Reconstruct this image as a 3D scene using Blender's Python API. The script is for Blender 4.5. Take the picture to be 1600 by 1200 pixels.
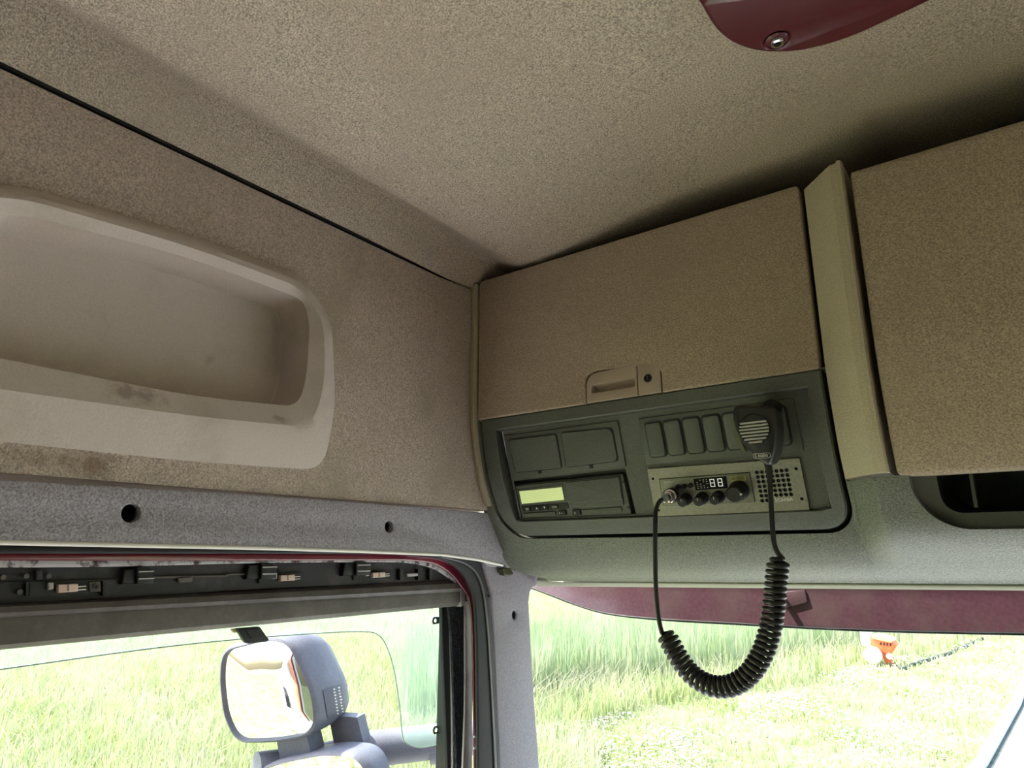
import bpy, bmesh, math, random
from mathutils import Vector, Matrix
random.seed(7)
S = bpy.context.scene
for o in list(bpy.data.objects): bpy.data.objects.remove(o)
COL = S.collection

# ------------------------------------------------------------------ camera
F = 1052.0; PIT = math.atan(270 / F); YAW = math.radians(36.6)
cp, sp, cy_, sy_ = math.cos(PIT), math.sin(PIT), math.cos(YAW), math.sin(YAW)
cam_d = bpy.data.cameras.new('camera'); cam = bpy.data.objects.new('camera', cam_d); COL.objects.link(cam)
cam_d.sensor_width = 36; cam_d.lens = 36 * F / 1600; cam_d.clip_start = .02; cam_d.clip_end = 500
cam.location = (0, 0, 0); cam.rotation_euler = (math.pi / 2 + PIT, 0, YAW)
S.camera = cam
# ------------------------------------------------------------------ world, sun, exposure
W = bpy.data.worlds.new('world'); S.world = W; W.use_nodes = True
wn = W.node_tree; bg = wn.nodes['Background']
sky = wn.nodes.new('ShaderNodeTexSky'); sky.sky_type = 'NISHITA'; sky.sun_disc = False
sky.sun_elevation = math.radians(52); sky.sun_rotation = math.radians(250); sky.air_density = 1.2; sky.dust_density = 3.0
wn.links.new(sky.outputs[0], bg.inputs[0]); bg.inputs[1].default_value = 0.30
sd = bpy.data.lights.new('sun', 'SUN'); sun = bpy.data.objects.new('sun', sd); COL.objects.link(sun)
sd.energy = 4.6; sd.angle = math.radians(1.0); sd.color = (1, .95, .86)
sun.rotation_euler = Vector((-.62, -.10, .95)).to_track_quat('Z', 'Y').to_euler()
S.view_settings.view_transform = 'Standard'; S.view_settings.look = 'None'
S.view_settings.gamma = 1; S.view_settings.use_curve_mapping = False
S.view_settings.exposure = 1.32

# ------------------------------------------------------------------ materials
def mat(name, col, rough=.7, spec=.3, metal=0, grain=0, gscale=600, bump=0, bscale=600, dirt=None, dscale=6, dlo=.5, dhi=.75, coat=0, trans=0, sheen=0, alpha=1):
    m = bpy.data.materials.new(name); m.use_nodes = True; nt = m.node_tree; N = nt.nodes; L = nt.links
    b = N['Principled BSDF']; b.inputs['Roughness'].default_value = rough; b.inputs['Metallic'].default_value = metal
    b.inputs['Specular IOR Level'].default_value = spec; b.inputs['Coat Weight'].default_value = coat; b.inputs['Coat Roughness'].default_value = .05
    b.inputs['Base Color'].default_value = (*col, 1)
    if sheen: b.inputs['Sheen Weight'].default_value = sheen
    if trans: b.inputs['Transmission Weight'].default_value = trans
    tc = N.new('ShaderNodeTexCoord'); src = None
    if grain:
        n = N.new('ShaderNodeTexNoise'); n.inputs['Scale'].default_value = gscale; n.inputs['Detail'].default_value = 2
        L.new(tc.outputs['Object'], n.inputs['Vector'])
        r = N.new('ShaderNodeMapRange'); r.inputs[1].default_value = .3; r.inputs[2].default_value = .7
        r.inputs[3].default_value = 1 - grain; r.inputs[4].default_value = 1 + grain; L.new(n.outputs[0], r.inputs[0])
        mx = N.new('ShaderNodeVectorMath'); mx.operation = 'SCALE'; mx.inputs[0].default_value = col; L.new(r.outputs[0], mx.inputs['Scale'])
        src = mx.outputs[0]
    if dirt:
        n = N.new('ShaderNodeTexNoise'); n.inputs['Scale'].default_value = dscale; n.inputs['Detail'].default_value = 6; n.inputs['Roughness'].default_value = .65
        L.new(tc.outputs['Object'], n.inputs['Vector'])
        r = N.new('ShaderNodeMapRange'); r.inputs[1].default_value = dlo; r.inputs[2].default_value = dhi; L.new(n.outputs[0], r.inputs[0])
        mx = N.new('ShaderNodeMix'); mx.data_type = 'RGBA'; L.new(r.outputs[0], mx.inputs[0])
        if src: L.new(src, mx.inputs[6])
        else: mx.inputs[6].default_value = (*col, 1)
        mx.inputs[7].default_value = (*dirt, 1); src = mx.outputs[2]
    if src: L.new(src, b.inputs['Base Color'])
    if bump:
        n = N.new('ShaderNodeTexNoise'); n.inputs['Scale'].default_value = bscale; n.inputs['Detail'].default_value = 1.5
        L.new(tc.outputs['Object'], n.inputs['Vector'])
        bp = N.new('ShaderNodeBump'); bp.inputs['Strength'].default_value = min(1, bump); bp.inputs['Distance'].default_value = .001
        L.new(n.outputs[0], bp.inputs['Height']); L.new(bp.outputs[0], b.inputs['Normal'])
    return m

M = {}
M['ceiling'] = mat('ceiling_fabric', (.465, .398, .325), .95, .1, grain=.52, gscale=620, bump=1, bscale=700, dirt=(.415, .35, .28), dscale=3)
M['wall'] = mat('beige_wall_plastic', (.475, .395, .335), .75, .25, grain=.36, gscale=560, bump=1, bscale=560, dirt=(.36, .30, .235), dscale=7)
M['niche'] = mat('light_beige_plastic', (.57, .495, .45), .55, .3, grain=.05, gscale=500, bump=.5, bscale=330, dirt=(.40, .35, .29), dscale=9, dlo=.52, dhi=.8)
M['door'] = mat('beige_door_plastic', (.43, .345, .262), .7, .25, grain=.34, gscale=600, bump=.9, bscale=600, dirt=(.36, .30, .22), dscale=4)
M['divider'] = mat('beige_divider_plastic', (.50, .44, .32), .65, .3, grain=.18, gscale=850, bump=.8, bscale=700)
M['latch'] = mat('smooth_beige_plastic', (.44, .36, .28), .5, .35, bump=.15, bscale=500, grain=.05)
M['grey'] = mat('grey_trim_plastic', (.33, .31, .345), .6, .35, grain=.38, gscale=560, bump=.8, bscale=560)
M['pillar'] = mat('grey_pillar_plastic', (.30, .28, .32), .6, .35, grain=.18, gscale=500, bump=.5, bscale=500)
M['console'] = mat('dark_grey_green_plastic', (.145, .158, .122), .42, .5, grain=.40, gscale=560, bump=.8, bscale=640)
M['fascia'] = mat('dark_fascia_plastic', (.098, .107, .086), .40, .5, grain=.28, gscale=900, bump=.6, bscale=1000)
M['fascia2'] = mat('dark_smooth_plastic', (.082, .091, .072), .36, .5, grain=.12, gscale=900, bump=.2, bscale=1100)
M['black'] = mat('black_plastic', (.012, .012, .013), .5, .4)
M['rubber'] = mat('black_rubber', (.02, .02, .023), .6, .35, bump=.2, bscale=200)
M['felt'] = mat('black_felt', (.03, .034, .04), 1, .1, grain=.6, gscale=300, bump=1, bscale=250, dirt=(.10, .11, .12), dscale=120, dlo=.55, dhi=.8)
M['carrier'] = mat('dusty_black_carrier', (.045, .043, .05), .6, .35, dirt=(.10, .095, .10), dscale=20, bump=.3, bscale=150)
M['blind'] = mat('dusty_grey_brown_metal', (.13, .115, .108), .5, .4, dirt=(.085, .075, .068), dscale=18, dlo=.4, dhi=.65, grain=.1, gscale=200, bump=.3, bscale=200)
M['burgundy'] = mat('burgundy_paint', (.16, .012, .030), .22, .5, coat=.8)
M['hatch'] = mat('burgundy_gloss', (.085, .007, .016), .3, .5, coat=.4, grain=.04)
M['visor'] = mat('burgundy_visor', (.115, .045, .066), .35, .5, coat=.15, dirt=(.14, .085, .09), dscale=9, dlo=.45, dhi=.7, grain=.2, gscale=200)
M['worn'] = mat('worn_primer', (.55, .53, .56), .5, .4, dirt=(.05, .02, .03), dscale=60, dlo=.5, dhi=.6)
M['edge'] = mat('pale_edge_lip', (.78, .76, .70), .4, .5)  # the lip's bright highlight is put into this pale base colour
M['peach'] = mat('peach_connector', (.72, .55, .47), .5, .4)
M['chrome'] = mat('chrome', (.75, .75, .75), .12, .5, metal=1)
M['alu'] = mat('aluminium_channel', (.40, .385, .39), .5, .5, metal=.3, dirt=(.28, .26, .26), dscale=30)
M['mirror'] = mat('mirror_silver', (.92, .95, .93), .012, .5, metal=1)
M['housing'] = mat('blue_grey_mirror_housing', (.16, .165, .21), .55, .4, dirt=(.23, .23, .27), dscale=14, bump=.25, bscale=300, grain=.12, gscale=400)
M['plate'] = mat('brushed_steel_plate', (.23, .22, .185), .42, .5, metal=.55, grain=.12, gscale=300, bump=.15, bscale=400)
M['radio'] = mat('radio_faceplate', (.21, .21, .165), .4, .5, metal=.3, grain=.08, gscale=500)
M['lcd'] = mat('lcd_screen', (.42, .50, .20), .25, .5, dirt=(.36, .45, .22), dscale=40)
M['lcd'].node_tree.nodes['Principled BSDF'].inputs['Emission Color'].default_value = (.72, .85, .36, 1); M['lcd'].node_tree.nodes['Principled BSDF'].inputs['Emission Strength'].default_value = .22
M['yellow'] = mat('yellow_green_label', (.42, .42, .15), .5, .3)
M['print'] = mat('white_print', (.72, .72, .66), .6, .2)
M['tan'] = mat('dark_screen', (.006, .006, .007), .5, .15)
M['white'] = mat('white_paint', (.85, .85, .85), .45, .4)
M['orange'] = mat('orange_paint', (.80, .16, .05), .5, .4, dirt=(.75, .28, .12), dscale=5)
M['cord'] = mat('black_cord_rubber', (.02, .02, .022), .32, .5)
M['concrete'] = mat('pale_concrete', (.62, .62, .60), .9, .1, grain=.1, gscale=20, dirt=(.5, .5, .48), dscale=3)
M['soil'] = mat('dark_gap', (.13, .14, .13), .9, .1, dirt=(.06, .08, .05), dscale=6)
def grassmat(name, c1, c2, sc=2.0):
    m = mat(name, c1, .8, .15, dirt=c2, dscale=sc, dlo=.35, dhi=.65)
    N = m.node_tree.nodes; L = m.node_tree.links; b = N['Principled BSDF']; t = N.new('ShaderNodeBsdfTranslucent'); L.new(b.inputs['Base Color'].links[0].from_socket, t.inputs[0])
    x = N.new('ShaderNodeMixShader'); x.inputs[0].default_value = .4; o = [n for n in N if n.type == 'OUTPUT_MATERIAL'][0]
    L.new(b.outputs[0], x.inputs[1]); L.new(t.outputs[0], x.inputs[2]); L.new(x.outputs[0], o.inputs[0]); return m
M['ground'] = grassmat('meadow_ground', (.42, .46, .24), (.52, .54, .34), .8)
M['blade'] = grassmat('grass_blades', (.40, .47, .20), (.60, .60, .42), .7)
M['reed'] = grassmat('reed_blades', (.33, .43, .22), (.52, .57, .38), .9)
M['straw'] = grassmat('dry_grass', (.55, .52, .38), (.45, .46, .30), 1.5)
M['flower'] = mat('white_flowers', (.9, .9, .86), .8, .1)
M['ditch'] = mat('ditch_water', (.05, .07, .04), .3, .4)
def glassmat(name, tint, gl, haze=0, hcol=(.9, 1, .95)):
    m = bpy.data.materials.new(name); m.use_nodes = True; nt = m.node_tree; nt.nodes.clear(); N = nt.nodes; L = nt.links
    out = N.new('ShaderNodeOutputMaterial'); t = N.new('ShaderNodeBsdfTransparent'); t.inputs[0].default_value = (*tint, 1)
    g = N.new('ShaderNodeBsdfGlossy'); g.inputs['Roughness'].default_value = .02
    lw = N.new('ShaderNodeLayerWeight'); lw.inputs[0].default_value = .12
    mul = N.new('ShaderNodeMath'); mul.operation = 'MULTIPLY'; mul.inputs[1].default_value = gl; L.new(lw.outputs['Fresnel'], mul.inputs[0])
    mx = N.new('ShaderNodeMixShader'); L.new(mul.outputs[0], mx.inputs[0]); L.new(t.outputs[0], mx.inputs[1]); L.new(g.outputs[0], mx.inputs[2]); last = mx
    if haze:
        d = N.new('ShaderNodeBsdfTranslucent'); d.inputs[0].default_value = (*hcol, 1)
        d2 = N.new('ShaderNodeBsdfDiffuse'); d2.inputs[0].default_value = (*hcol, 1)
        a = N.new('ShaderNodeMixShader'); a.inputs[0].default_value = .5; L.new(d.outputs[0], a.inputs[1]); L.new(d2.outputs[0], a.inputs[2])
        h = N.new('ShaderNodeMixShader'); h.inputs[0].default_value = haze; L.new(last.outputs[0], h.inputs[1]); L.new(a.outputs[0], h.inputs[2]); last = h
    L.new(last.outputs[0], out.inputs[0]); return m
M['glass'] = glassmat('clear_glass', (.97, .99, .97), .25)
M['deflector'] = glassmat('hazy_acrylic', (.86, .95, .92), .25, .10, (.80, .95, .88))

def stain(m, spots, col):
    """worn-in dirt patches: soft blobs at world points, broken up by noise"""
    nt = m.node_tree; N = nt.nodes; L = nt.links; b = N['Principled BSDF']; src = b.inputs['Base Color'].links[0].from_socket
    g = N.new('ShaderNodeNewGeometry'); no = N.new('ShaderNodeTexNoise'); no.inputs['Scale'].default_value = 90; no.inputs['Detail'].default_value = 8; no.inputs['Roughness'].default_value = .7
    L.new(g.outputs['Position'], no.inputs['Vector'])
    for c, r, amt in spots:
        sb = N.new('ShaderNodeVectorMath'); sb.operation = 'SUBTRACT'; sb.inputs[1].default_value = c; L.new(g.outputs['Position'], sb.inputs[0])
        dv_ = N.new('ShaderNodeVectorMath'); dv_.operation = 'DIVIDE'; dv_.inputs[1].default_value = r; L.new(sb.outputs[0], dv_.inputs[0])
        ln = N.new('ShaderNodeVectorMath'); ln.operation = 'LENGTH'; L.new(dv_.outputs[0], ln.inputs[0])
        mr_ = N.new('ShaderNodeMapRange'); mr_.inputs[1].default_value = 1; mr_.inputs[2].default_value = 0; mr_.inputs[3].default_value = 0; mr_.inputs[4].default_value = .55; L.new(ln.outputs['Value'], mr_.inputs[0])
        ad = N.new('ShaderNodeMath'); ad.operation = 'ADD'; L.new(mr_.outputs[0], ad.inputs[0]); L.new(no.outputs[0], ad.inputs[1])
        th = N.new('ShaderNodeMapRange'); th.inputs[1].default_value = .68; th.inputs[2].default_value = .95; th.inputs[3].default_value = 0; th.inputs[4].default_value = amt; L.new(ad.outputs[0], th.inputs[0])
        mx = N.new('ShaderNodeMix'); mx.data_type = 'RGBA'; L.new(th.outputs[0], mx.inputs[0]); L.new(src, mx.inputs[6]); mx.inputs[7].default_value = (*col, 1); src = mx.outputs[2]
    L.new(src, b.inputs['Base Color'])

# ------------------------------------------------------------------ helpers
def ray(px, py):
    r = px - 800; u = 600 - py; f = F * cp - u * sp; z = u * cp + F * sp
    return Vector((-sy_ * f + cy_ * r, cy_ * f + sy_ * r, z))
class Pl:
    """a flat working plane of the cab: origin, u and v axes; at(px,py) reads a point of it off the photograph's measuring grid"""
    def __init__(s, o, u, v):
        s.o = Vector(o); s.u = Vector(u).normalized(); s.n = s.u.cross(Vector(v)).normalized(); s.v = s.n.cross(s.u)
    def at(s, px, py):
        d = ray(px, py); t = s.o.dot(s.n) / d.dot(s.n); q = d * t - s.o; return (q.dot(s.u), q.dot(s.v))
    def w(s, a, b, c=0): return s.o + s.u * a + s.v * b + s.n * c
    def pts(s, L): return [s.at(*p) for p in L]
def XP(x): return Pl((x, 0, 0), (0, 1, 0), (0, 0, 1))
def YP(y): return Pl((0, y, 0), (1, 0, 0), (0, 0, 1))
def ZP(z): return Pl((0, 0, z), (1, 0, 0), (0, -1, 0))
PP = Pl((0, .789, .179), (1, 0, 0), (0, -.3516, 1))      # radio fascia plane, leaning forward at the bottom
def link(name, me, m, parent=None):
    if m: me.materials.clear(); me.materials.append(m)
    o = bpy.data.objects.new(name, me); COL.objects.link(o)
    if parent:
        o.parent = parent; P = parent; off = Vector((0, 0, 0))
        while P: off += P.location; P = P.parent
        if off.length > 0: me.transform(Matrix.Translation(-off))
    return o
def tag(o, label=None, cat=None, group=None, kind=None):
    for k, v in (('label', label), ('category', cat), ('group', group), ('kind', kind)):
        if v: o[k] = v
    return o
def empty(name, loc=(0, 0, 0), **k):
    o = bpy.data.objects.new(name, None); o.empty_display_size = .02; COL.objects.link(o); o.location = loc; return tag(o, **k)
def mesh(name, V, Fc, m, parent=None, smooth=True):
    me = bpy.data.meshes.new(name); me.from_pydata([tuple(v) for v in V], [], Fc); me.validate()
    bm = bmesh.new(); bm.from_mesh(me); bmesh.ops.recalc_face_normals(bm, faces=bm.faces); bm.to_mesh(me); bm.free()
    if smooth: shade(me)
    return link(name, me, m, parent)
def shade(me, ang=35):
    for p in me.polygons: p.use_smooth = True
    me.set_sharp_from_angle(angle=math.radians(ang))
def rounded(P, r, n=6):
    """round the corners of a polygon; r = radius or list"""
    out = []; N = len(P)
    for i in range(N):
        a, b, c = Vector(P[i - 1]), Vector(P[i]), Vector(P[(i + 1) % N]); rr = r[i] if isinstance(r, (list, tuple)) else r
        if rr <= 0: out.append(tuple(b)); continue
        d1 = (a - b); d2 = (c - b); l = min(rr, d1.length * .48, d2.length * .48); p1 = b + d1.normalized() * l; p2 = b + d2.normalized() * l
        for k in range(n + 1):
            t = k / n; out.append(tuple(p1 * (1 - t) ** 2 + b * 2 * t * (1 - t) + p2 * t * t))
    return out
def circ(c, r, n=24, ry=None): ry = ry or r; return [(c[0] + r * math.cos(2 * math.pi * k / n), c[1] + ry * math.sin(2 * math.pi * k / n)) for k in range(n)]
def slab(name, pl, P, front, depth, m, parent=None, bev=0, holes=(), r=0, sm=True):
    """outline P (plane uv) with holes, front face at offset `front`, going `depth` behind; edges rounded by bev"""
    if r: P = rounded(P, r)
    cu = bpy.data.curves.new(name, 'CURVE'); cu.dimensions = '2D'; cu.fill_mode = 'BOTH'
    cu.extrude = max(depth / 2 - bev, 1e-5); cu.bevel_depth = bev; cu.bevel_resolution = 2; cu.offset = -bev
    for L in [P] + list(holes):
        s = cu.splines.new('POLY'); s.points.add(len(L) - 1)
        for k, q in enumerate(L): s.points[k].co = (q[0], q[1], 0, 1)
        s.use_cyclic_u = True
    t = bpy.data.objects.new('tmp', cu); COL.objects.link(t); dg = bpy.context.evaluated_depsgraph_get(); dg.update()
    me = bpy.data.meshes.new_from_object(t.evaluated_get(dg)); bpy.data.objects.remove(t); bpy.data.curves.remove(cu)
    X = Matrix((pl.u, pl.v, pl.n)).transposed().to_4x4(); X.translation = pl.o + pl.n * (front - depth / 2)
    me.transform(X); me.name = name
    bm = bmesh.new(); bm.from_mesh(me); bmesh.ops.remove_doubles(bm, verts=bm.verts, dist=1e-6); bmesh.ops.recalc_face_normals(bm, faces=bm.faces); bm.to_mesh(me); bm.free()
    if sm: shade(me, 40)
    return link(name, me, m, parent)
def loft(name, rings, m, parent=None, cap0=True, cap1=True, closed=True, ang=35):
    V = []; Fc = []; n = len(rings[0])
    for R in rings: V += [tuple(v) for v in R]
    for i in range(len(rings) - 1):
        for k in range(n if closed else n - 1):
            a = i * n + k; b = i * n + (k + 1) % n; Fc.append((a, b, b + n, a + n))
    if cap0: Fc.append(tuple(range(n))[::-1])
    if cap1: Fc.append(tuple(range((len(rings) - 1) * n, len(rings) * n)))
    me = bpy.data.meshes.new(name); me.from_pydata(V, [], Fc)
    bm = bmesh.new(); bm.from_mesh(me); bmesh.ops.recalc_face_normals(bm, faces=bm.faces); bm.to_mesh(me); bm.free(); shade(me, ang)
    return link(name, me, m, parent)
def box(name, lo, hi, m, parent=None, bev=0):
    return slab(name, ZP(lo[2]), [(lo[0], -hi[1]), (hi[0], -hi[1]), (hi[0], -lo[1]), (lo[0], -lo[1])], 0, hi[2] - lo[2], m, parent, bev) 
def tube(name, pts, r, m, parent=None, n=10, caps=True):
    pts = [Vector(p) for p in pts]; rings = []; N = len(pts)
    t = (pts[1] - pts[0]).normalized(); u = t.orthogonal().normalized()
    for i, p in enumerate(pts):
        t = (pts[min(i + 1, N - 1)] - pts[max(i - 1, 0)]).normalized(); u = (u - t * u.dot(t)).normalized(); v = t.cross(u)
        rr = r[i] if isinstance(r, (list, tuple)) else r
        rings.append([p + (u * math.cos(2 * math.pi * k / n) + v * math.sin(2 * math.pi * k / n)) * rr for k in range(n)])
    return loft(name, rings, m, parent, caps, caps, ang=60)
def lathe(name, pl, c, prof, m, parent=None, n=28):
    """prof = [(radius, height above plane)...] round the plane normal at uv c"""
    rings = [[pl.w(c[0] + r * math.cos(2 * math.pi * k / n), c[1] + r * math.sin(2 * math.pi * k / n), h) for k in range(n)] for r, h in prof]
    return loft(name, rings, m, parent)
def text(name, body, pl, a, b, h, front, m, parent, width=None, bold=0):
    """flat lettering whose baseline runs from uv a to uv b"""
    cu = bpy.data.curves.new(name, 'FONT'); cu.body = body; cu.size = 1; cu.extrude = .0; cu.offset = bold; cu.resolution_u = 2
    t = bpy.data.objects.new('tmp', cu); COL.objects.link(t); dg = bpy.context.evaluated_depsgraph_get(); dg.update()
    me = bpy.data.meshes.new_from_object(t.evaluated_get(dg)); bpy.data.objects.remove(t); bpy.data.curves.remove(cu)
    xs = [v.co.x for v in me.vertices]; ys = [v.co.y for v in me.vertices]; x0, x1 = min(xs), max(xs); y0, y1 = min(ys), max(ys)
    a, b = Vector(a), Vector(b); d = b - a; nrm = Vector((-d.y, d.x)).normalized()
    for v in me.vertices:
        q = a + d * ((v.co.x - x0) / (x1 - x0)) + nrm * h * ((v.co.y - y0) / (y1 - y0)); v.co = pl.w(q.x, q.y, front)
    return link(name, me, m, parent)
def spl(P, n=8):
    """Catmull-Rom through P"""
    P = [Vector(p) for p in P]; out = []
    for i in range(len(P) - 1):
        a, b, c, d = P[max(i - 1, 0)], P[i], P[i + 1], P[min(i + 2, len(P) - 1)]
        for k in range(n):
            t = k / n; out.append(.5 * ((2 * b) + (c - a) * t + (2 * a - 5 * b + 4 * c - d) * t * t + (3 * b - a - 3 * c + d) * t ** 3))
    out.append(P[-1]); return out
def interp(x, T):
    if x <= T[0][0]: return T[0][1]
    for (a, b), (c, d) in zip(T, T[1:]):
        if x <= c: return b + (d - b) * (x - a) / (c - a)
    return T[-1][1]
def sstep(t): t = max(0, min(1, t)); return t * t * (3 - 2 * t)

# ================================================================== THE SETTING
XR = 1.5; YB = -1.05
# ---- ceiling with coved edges
def ceil_z(x, y):
    d = x + .66; e = .80 - y
    k = .62 + .38 * sstep((e - .02) / .28)      # the cove flattens towards the front corner
    return .417 + k * (.056 * sstep(d / .048) - .046 * sstep((d - .036) / .072)) + .010 * (1 - k) * sstep(d / .12) / .38 + .036 * sstep((d - .11) / .3) + .004 * sstep(e / .3)
xs = [-.66 + .01 * i for i in range(36)] + [-.30 + .03 * i for i in range(61)]
ys = [YB + .05 * i for i in range(31)] + [.50 + .02 * i for i in range(27)]
V = [(x, y, ceil_z(x, y)) for y in ys for x in xs]; nx = len(xs)
Fc = [(j * nx + i, j * nx + i + 1, (j + 1) * nx + i + 1, (j + 1) * nx + i) for j in range(len(ys) - 1) for i in range(nx - 1)]
V += [(v[0], v[1], .56) for v in V]; n0 = nx * len(ys)
Fc += [tuple(n0 + k for k in f) for f in Fc[:]]
for i in range(nx - 1): Fc += [(i, i + 1, i + 1 + n0, i + n0), (n0 - nx + i, n0 - nx + i + 1, 2 * n0 - nx + i + 1, 2 * n0 - nx + i)]
for j in range(len(ys) - 1): Fc += [(j * nx, (j + 1) * nx, (j + 1) * nx + n0, j * nx + n0), (j * nx + nx - 1, (j + 1) * nx + nx - 1, (j + 1) * nx + nx - 1 + n0, j * nx + nx - 1 + n0)]
ceiling = mesh('ceiling', V, Fc, M['ceiling']); tag(ceiling, 'beige fabric headliner with dark coved edges', kind='structure')

def at3(px, py, x): q = XP(x).at(px, py); return (x, q[0], q[1])
stain(M['niche'], [(at3(215, 615, -.645), (.05, .050, .016), .55), (at3(440, 655, -.645), (.04, .020, .008), .5), (at3(330, 560, -.705), (.03, .012, .012), .3)], (.16, .11, .08))
stain(M['wall'], [(at3(150, 728, -.66), (.05, .030, .022), .65), (at3(60, 715, -.66), (.05, .05, .012), .35), (at3(120, 690, -.66), (.05, .02, .03), .2)], (.17, .11, .07))
def up3(px, py, z): d = ray(px, py); return tuple(d * (z / d.z))
stain(M['ceiling'], [(up3(1510, 30, .45), (.04, .004, .02), .5), (up3(808, 330, .45), (.003, .006, .02), .9), (up3(1460, 110, .45), (.03, .012, .02), .35)], (.22, .17, .09))
# ---- left wall with the opening of the storage pocket
WX = -.66; wp = XP(WX)
ringpx = dict(
    outer=[(-34, 283), (60, 297), (458, 427), (514, 480), (523, 555), (521, 672), (471, 732), (0, 689), (-40, 680)],
)
def ring_world(L, x, r): return rounded([XP(x).at(*p) for p in L], r, 8)
o_uv = ring_world([(-36, 284), (40, 292), (300, 367), (478, 434), (519, 500), (524, 640), (505, 735), (300, 721), (0, 690), (-60, 684)], WX, [.03, .03, .05, .022, .03, .03, .03, .05, .05, .03])
wall_poly = [(YB, .067), (.8, .067), (.8, .4145), (YB, .4145)]
wl = slab('wall_left', wp, [(YB, .0705), (.19, .0665), (.42, .067), (.70, .0685), (.70, .4145), (YB, .4145)], 0, .10, M['wall'], holes=[o_uv])
tag(wl, 'upper beige cab wall with a moulded storage pocket above the door', kind='structure')
wf = loft('wall_front_corner', [[Vector((a, b, z)) for a, b in ((-.66, .70), (-.6585, .72), (-.653, .775), (-.653, .84), (-.70, .84), (-.70, .70))] for z in (.069, .4145)], M['wall'], wl)
seam = slab('seam_strip', wp, [(YB, .4145), (.775, .4145), (.775, .4175), (YB, .4175)], -.004, .03, M['black'], wl)
# ---- the rest of the cab shell: rear and right walls, floor, dashboard, lower door panel
def cabbox(name, lo, hi, m, label):
    o = box(name, lo, hi, m, None, .004); tag(o, label, kind='structure'); return o
cabbox('wall_back', (-.70, YB - .08, -1.9), (XR, YB, .56), M['fascia'], 'dark rear cab wall behind the camera')
wr = slab('wall_right', Pl((XR, 0, 0), (0, -1, 0), (0, 0, 1)), [(-.86, -1.9), (-YB, -1.9), (-YB, .45), (-.86, .45)], 0, .08, M['wall'])  # unseen side, left without a window to cut light from the right
tag(wr, 'right cab side, outside the frame', kind='structure')
cabbox('front_light_block', (-.80, 1.02, -.02), (XR, 1.08, .58), M['black'], 'unseen dark panel added behind the lockers to block light')  # added to close a light leak over the locker tops
cabbox('floor', (-.75, YB, -1.95), (XR, 1.3, -1.9), M['divider'], 'beige cab floor mat')
cabbox('trim_4', (-.70, .62, -1.9), (XR, 1.10, -.78), M['grey'], 'grey dashboard top below the windscreen, outside the frame')
cabbox('trim_5', (-.79, YB, -1.9), (-.70, .86, -.98), M['grey'], 'grey lower door panel, outside the frame')
box('seam_light_block', (-.86, YB, .4178), (-.6605, 1.02, .58), M['black'], wl)  # unseen box added above the wall to block light at the ceiling seam
# ---- grey header trim with two screw holes
hz = [(YB, .0675), (.19, .0605), (.42, .0645), (.58, .0655), (.86, .0655), (.86, -.012), (.80, -.003), (.72, .004), (.572, .0075), (.431, .010), (.2, .012), (YB, .014)]
holes = [circ(wp.at(202, 802), .0085), circ(wp.at(605, 823), .0072)]
tr = slab('trim_1', wp, hz, .004, .012, M['grey'], bev=.0015, holes=holes)
tag(tr, 'grey plastic header trim over the door with two round screw holes', kind='structure')
for i, q in enumerate(((202, 802), (605, 823))):
    c = wp.at(*q); R = .0085 if i == 0 else .0072
    rings = [[wp.w(c[0] + rr * math.cos(2 * math.pi * k / 24), c[1] + rr * math.sin(2 * math.pi * k / 24), h) for k in range(24)] for rr, h in ((R, -.004), (R, -.03))]
    loft('hole_sleeve', rings, M['black'], tr, cap0=False)
lip = slab('edge_lip', wp, [(YB, .0155), (.2, .0135), (.431, .0115), (.572, .009), (.72, .0055), (.80, -.0015), (.86, -.010), (.86, -.0145), (.80, -.006), (.72, .0015), (.572, .0055), (.431, .0075), (.2, .0095), (YB, .0115)], .008, .01, M['edge'], tr, bev=.0015)
bpy.data.objects.remove(lip); lip = tube('edge_lip', [(-.657, a, b) for a, b in ((YB, .0130), (.2, .0112), (.431, .0092), (.572, .0068), (.72, .0030), (.80, -.0040), (.86, -.0125))], .0023, M['edge'], tr, 12); lip['label'] = 'rounded lower edge with its highlight put into a pale colour'

# ================================================================== STORAGE POCKET IN THE WALL
pk = empty('storage_pocket', (WX, .32, .2), label='pale beige moulded storage pocket recessed in the wall above the door', cat='storage pocket')
def uvring(L, x, rr, n=8): 
    P = rounded([XP(x).at(*p) for p in L], rr, n); return [Vector((x, a, b)) for a, b in P]
R_o = [.03, .03, .05, .022, .03, .03, .03, .05, .05, .03]
outer = [(-36, 284), (40, 292), (300, 367), (478, 434), (519, 500), (524, 640), (505, 735), (300, 721), (0, 690), (-60, 684)]
crest = [(-34, 306), (44, 312), (300, 386), (470, 449), (506, 500), (508, 600), (487, 668), (300, 650), (0, 608), (-58, 598)]
crest0 = [(-34, 300), (44, 304), (300, 378), (474, 441), (512, 500), (515, 615), (492, 684), (300, 668), (0, 620), (-58, 612)]
lipr = [(-6, 338), (40, 336), (290, 400), (474, 468), (484, 505), (480, 585), (466, 636), (300, 619), (0, 560), (-34, 550)]
r0 = uvring(outer, WX - .004, R_o); r0b = uvring(outer, WX + .004, R_o)
r1 = uvring(crest0, WX + .015, R_o); r2 = uvring(crest, WX + .0165, R_o)
r3 = uvring(lipr, WX + .0075, R_o); r4 = uvring(lipr, WX + .0035, R_o)
loft('pocket_rim', [r0, r0b, r1, r2, r3, r4], M['niche'], pk, cap0=False, cap1=False, ang=28)
sh = lambda P, d, s: [Vector((P[0][0] - d, .30 + (v.y - .30) * s, .225 + (v.z - .225) * s)) for v in P]
r5 = sh(r4, .048, .978); r5b = sh(r4, .0505, .965); r6 = sh(r4, .051, .95)
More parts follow.
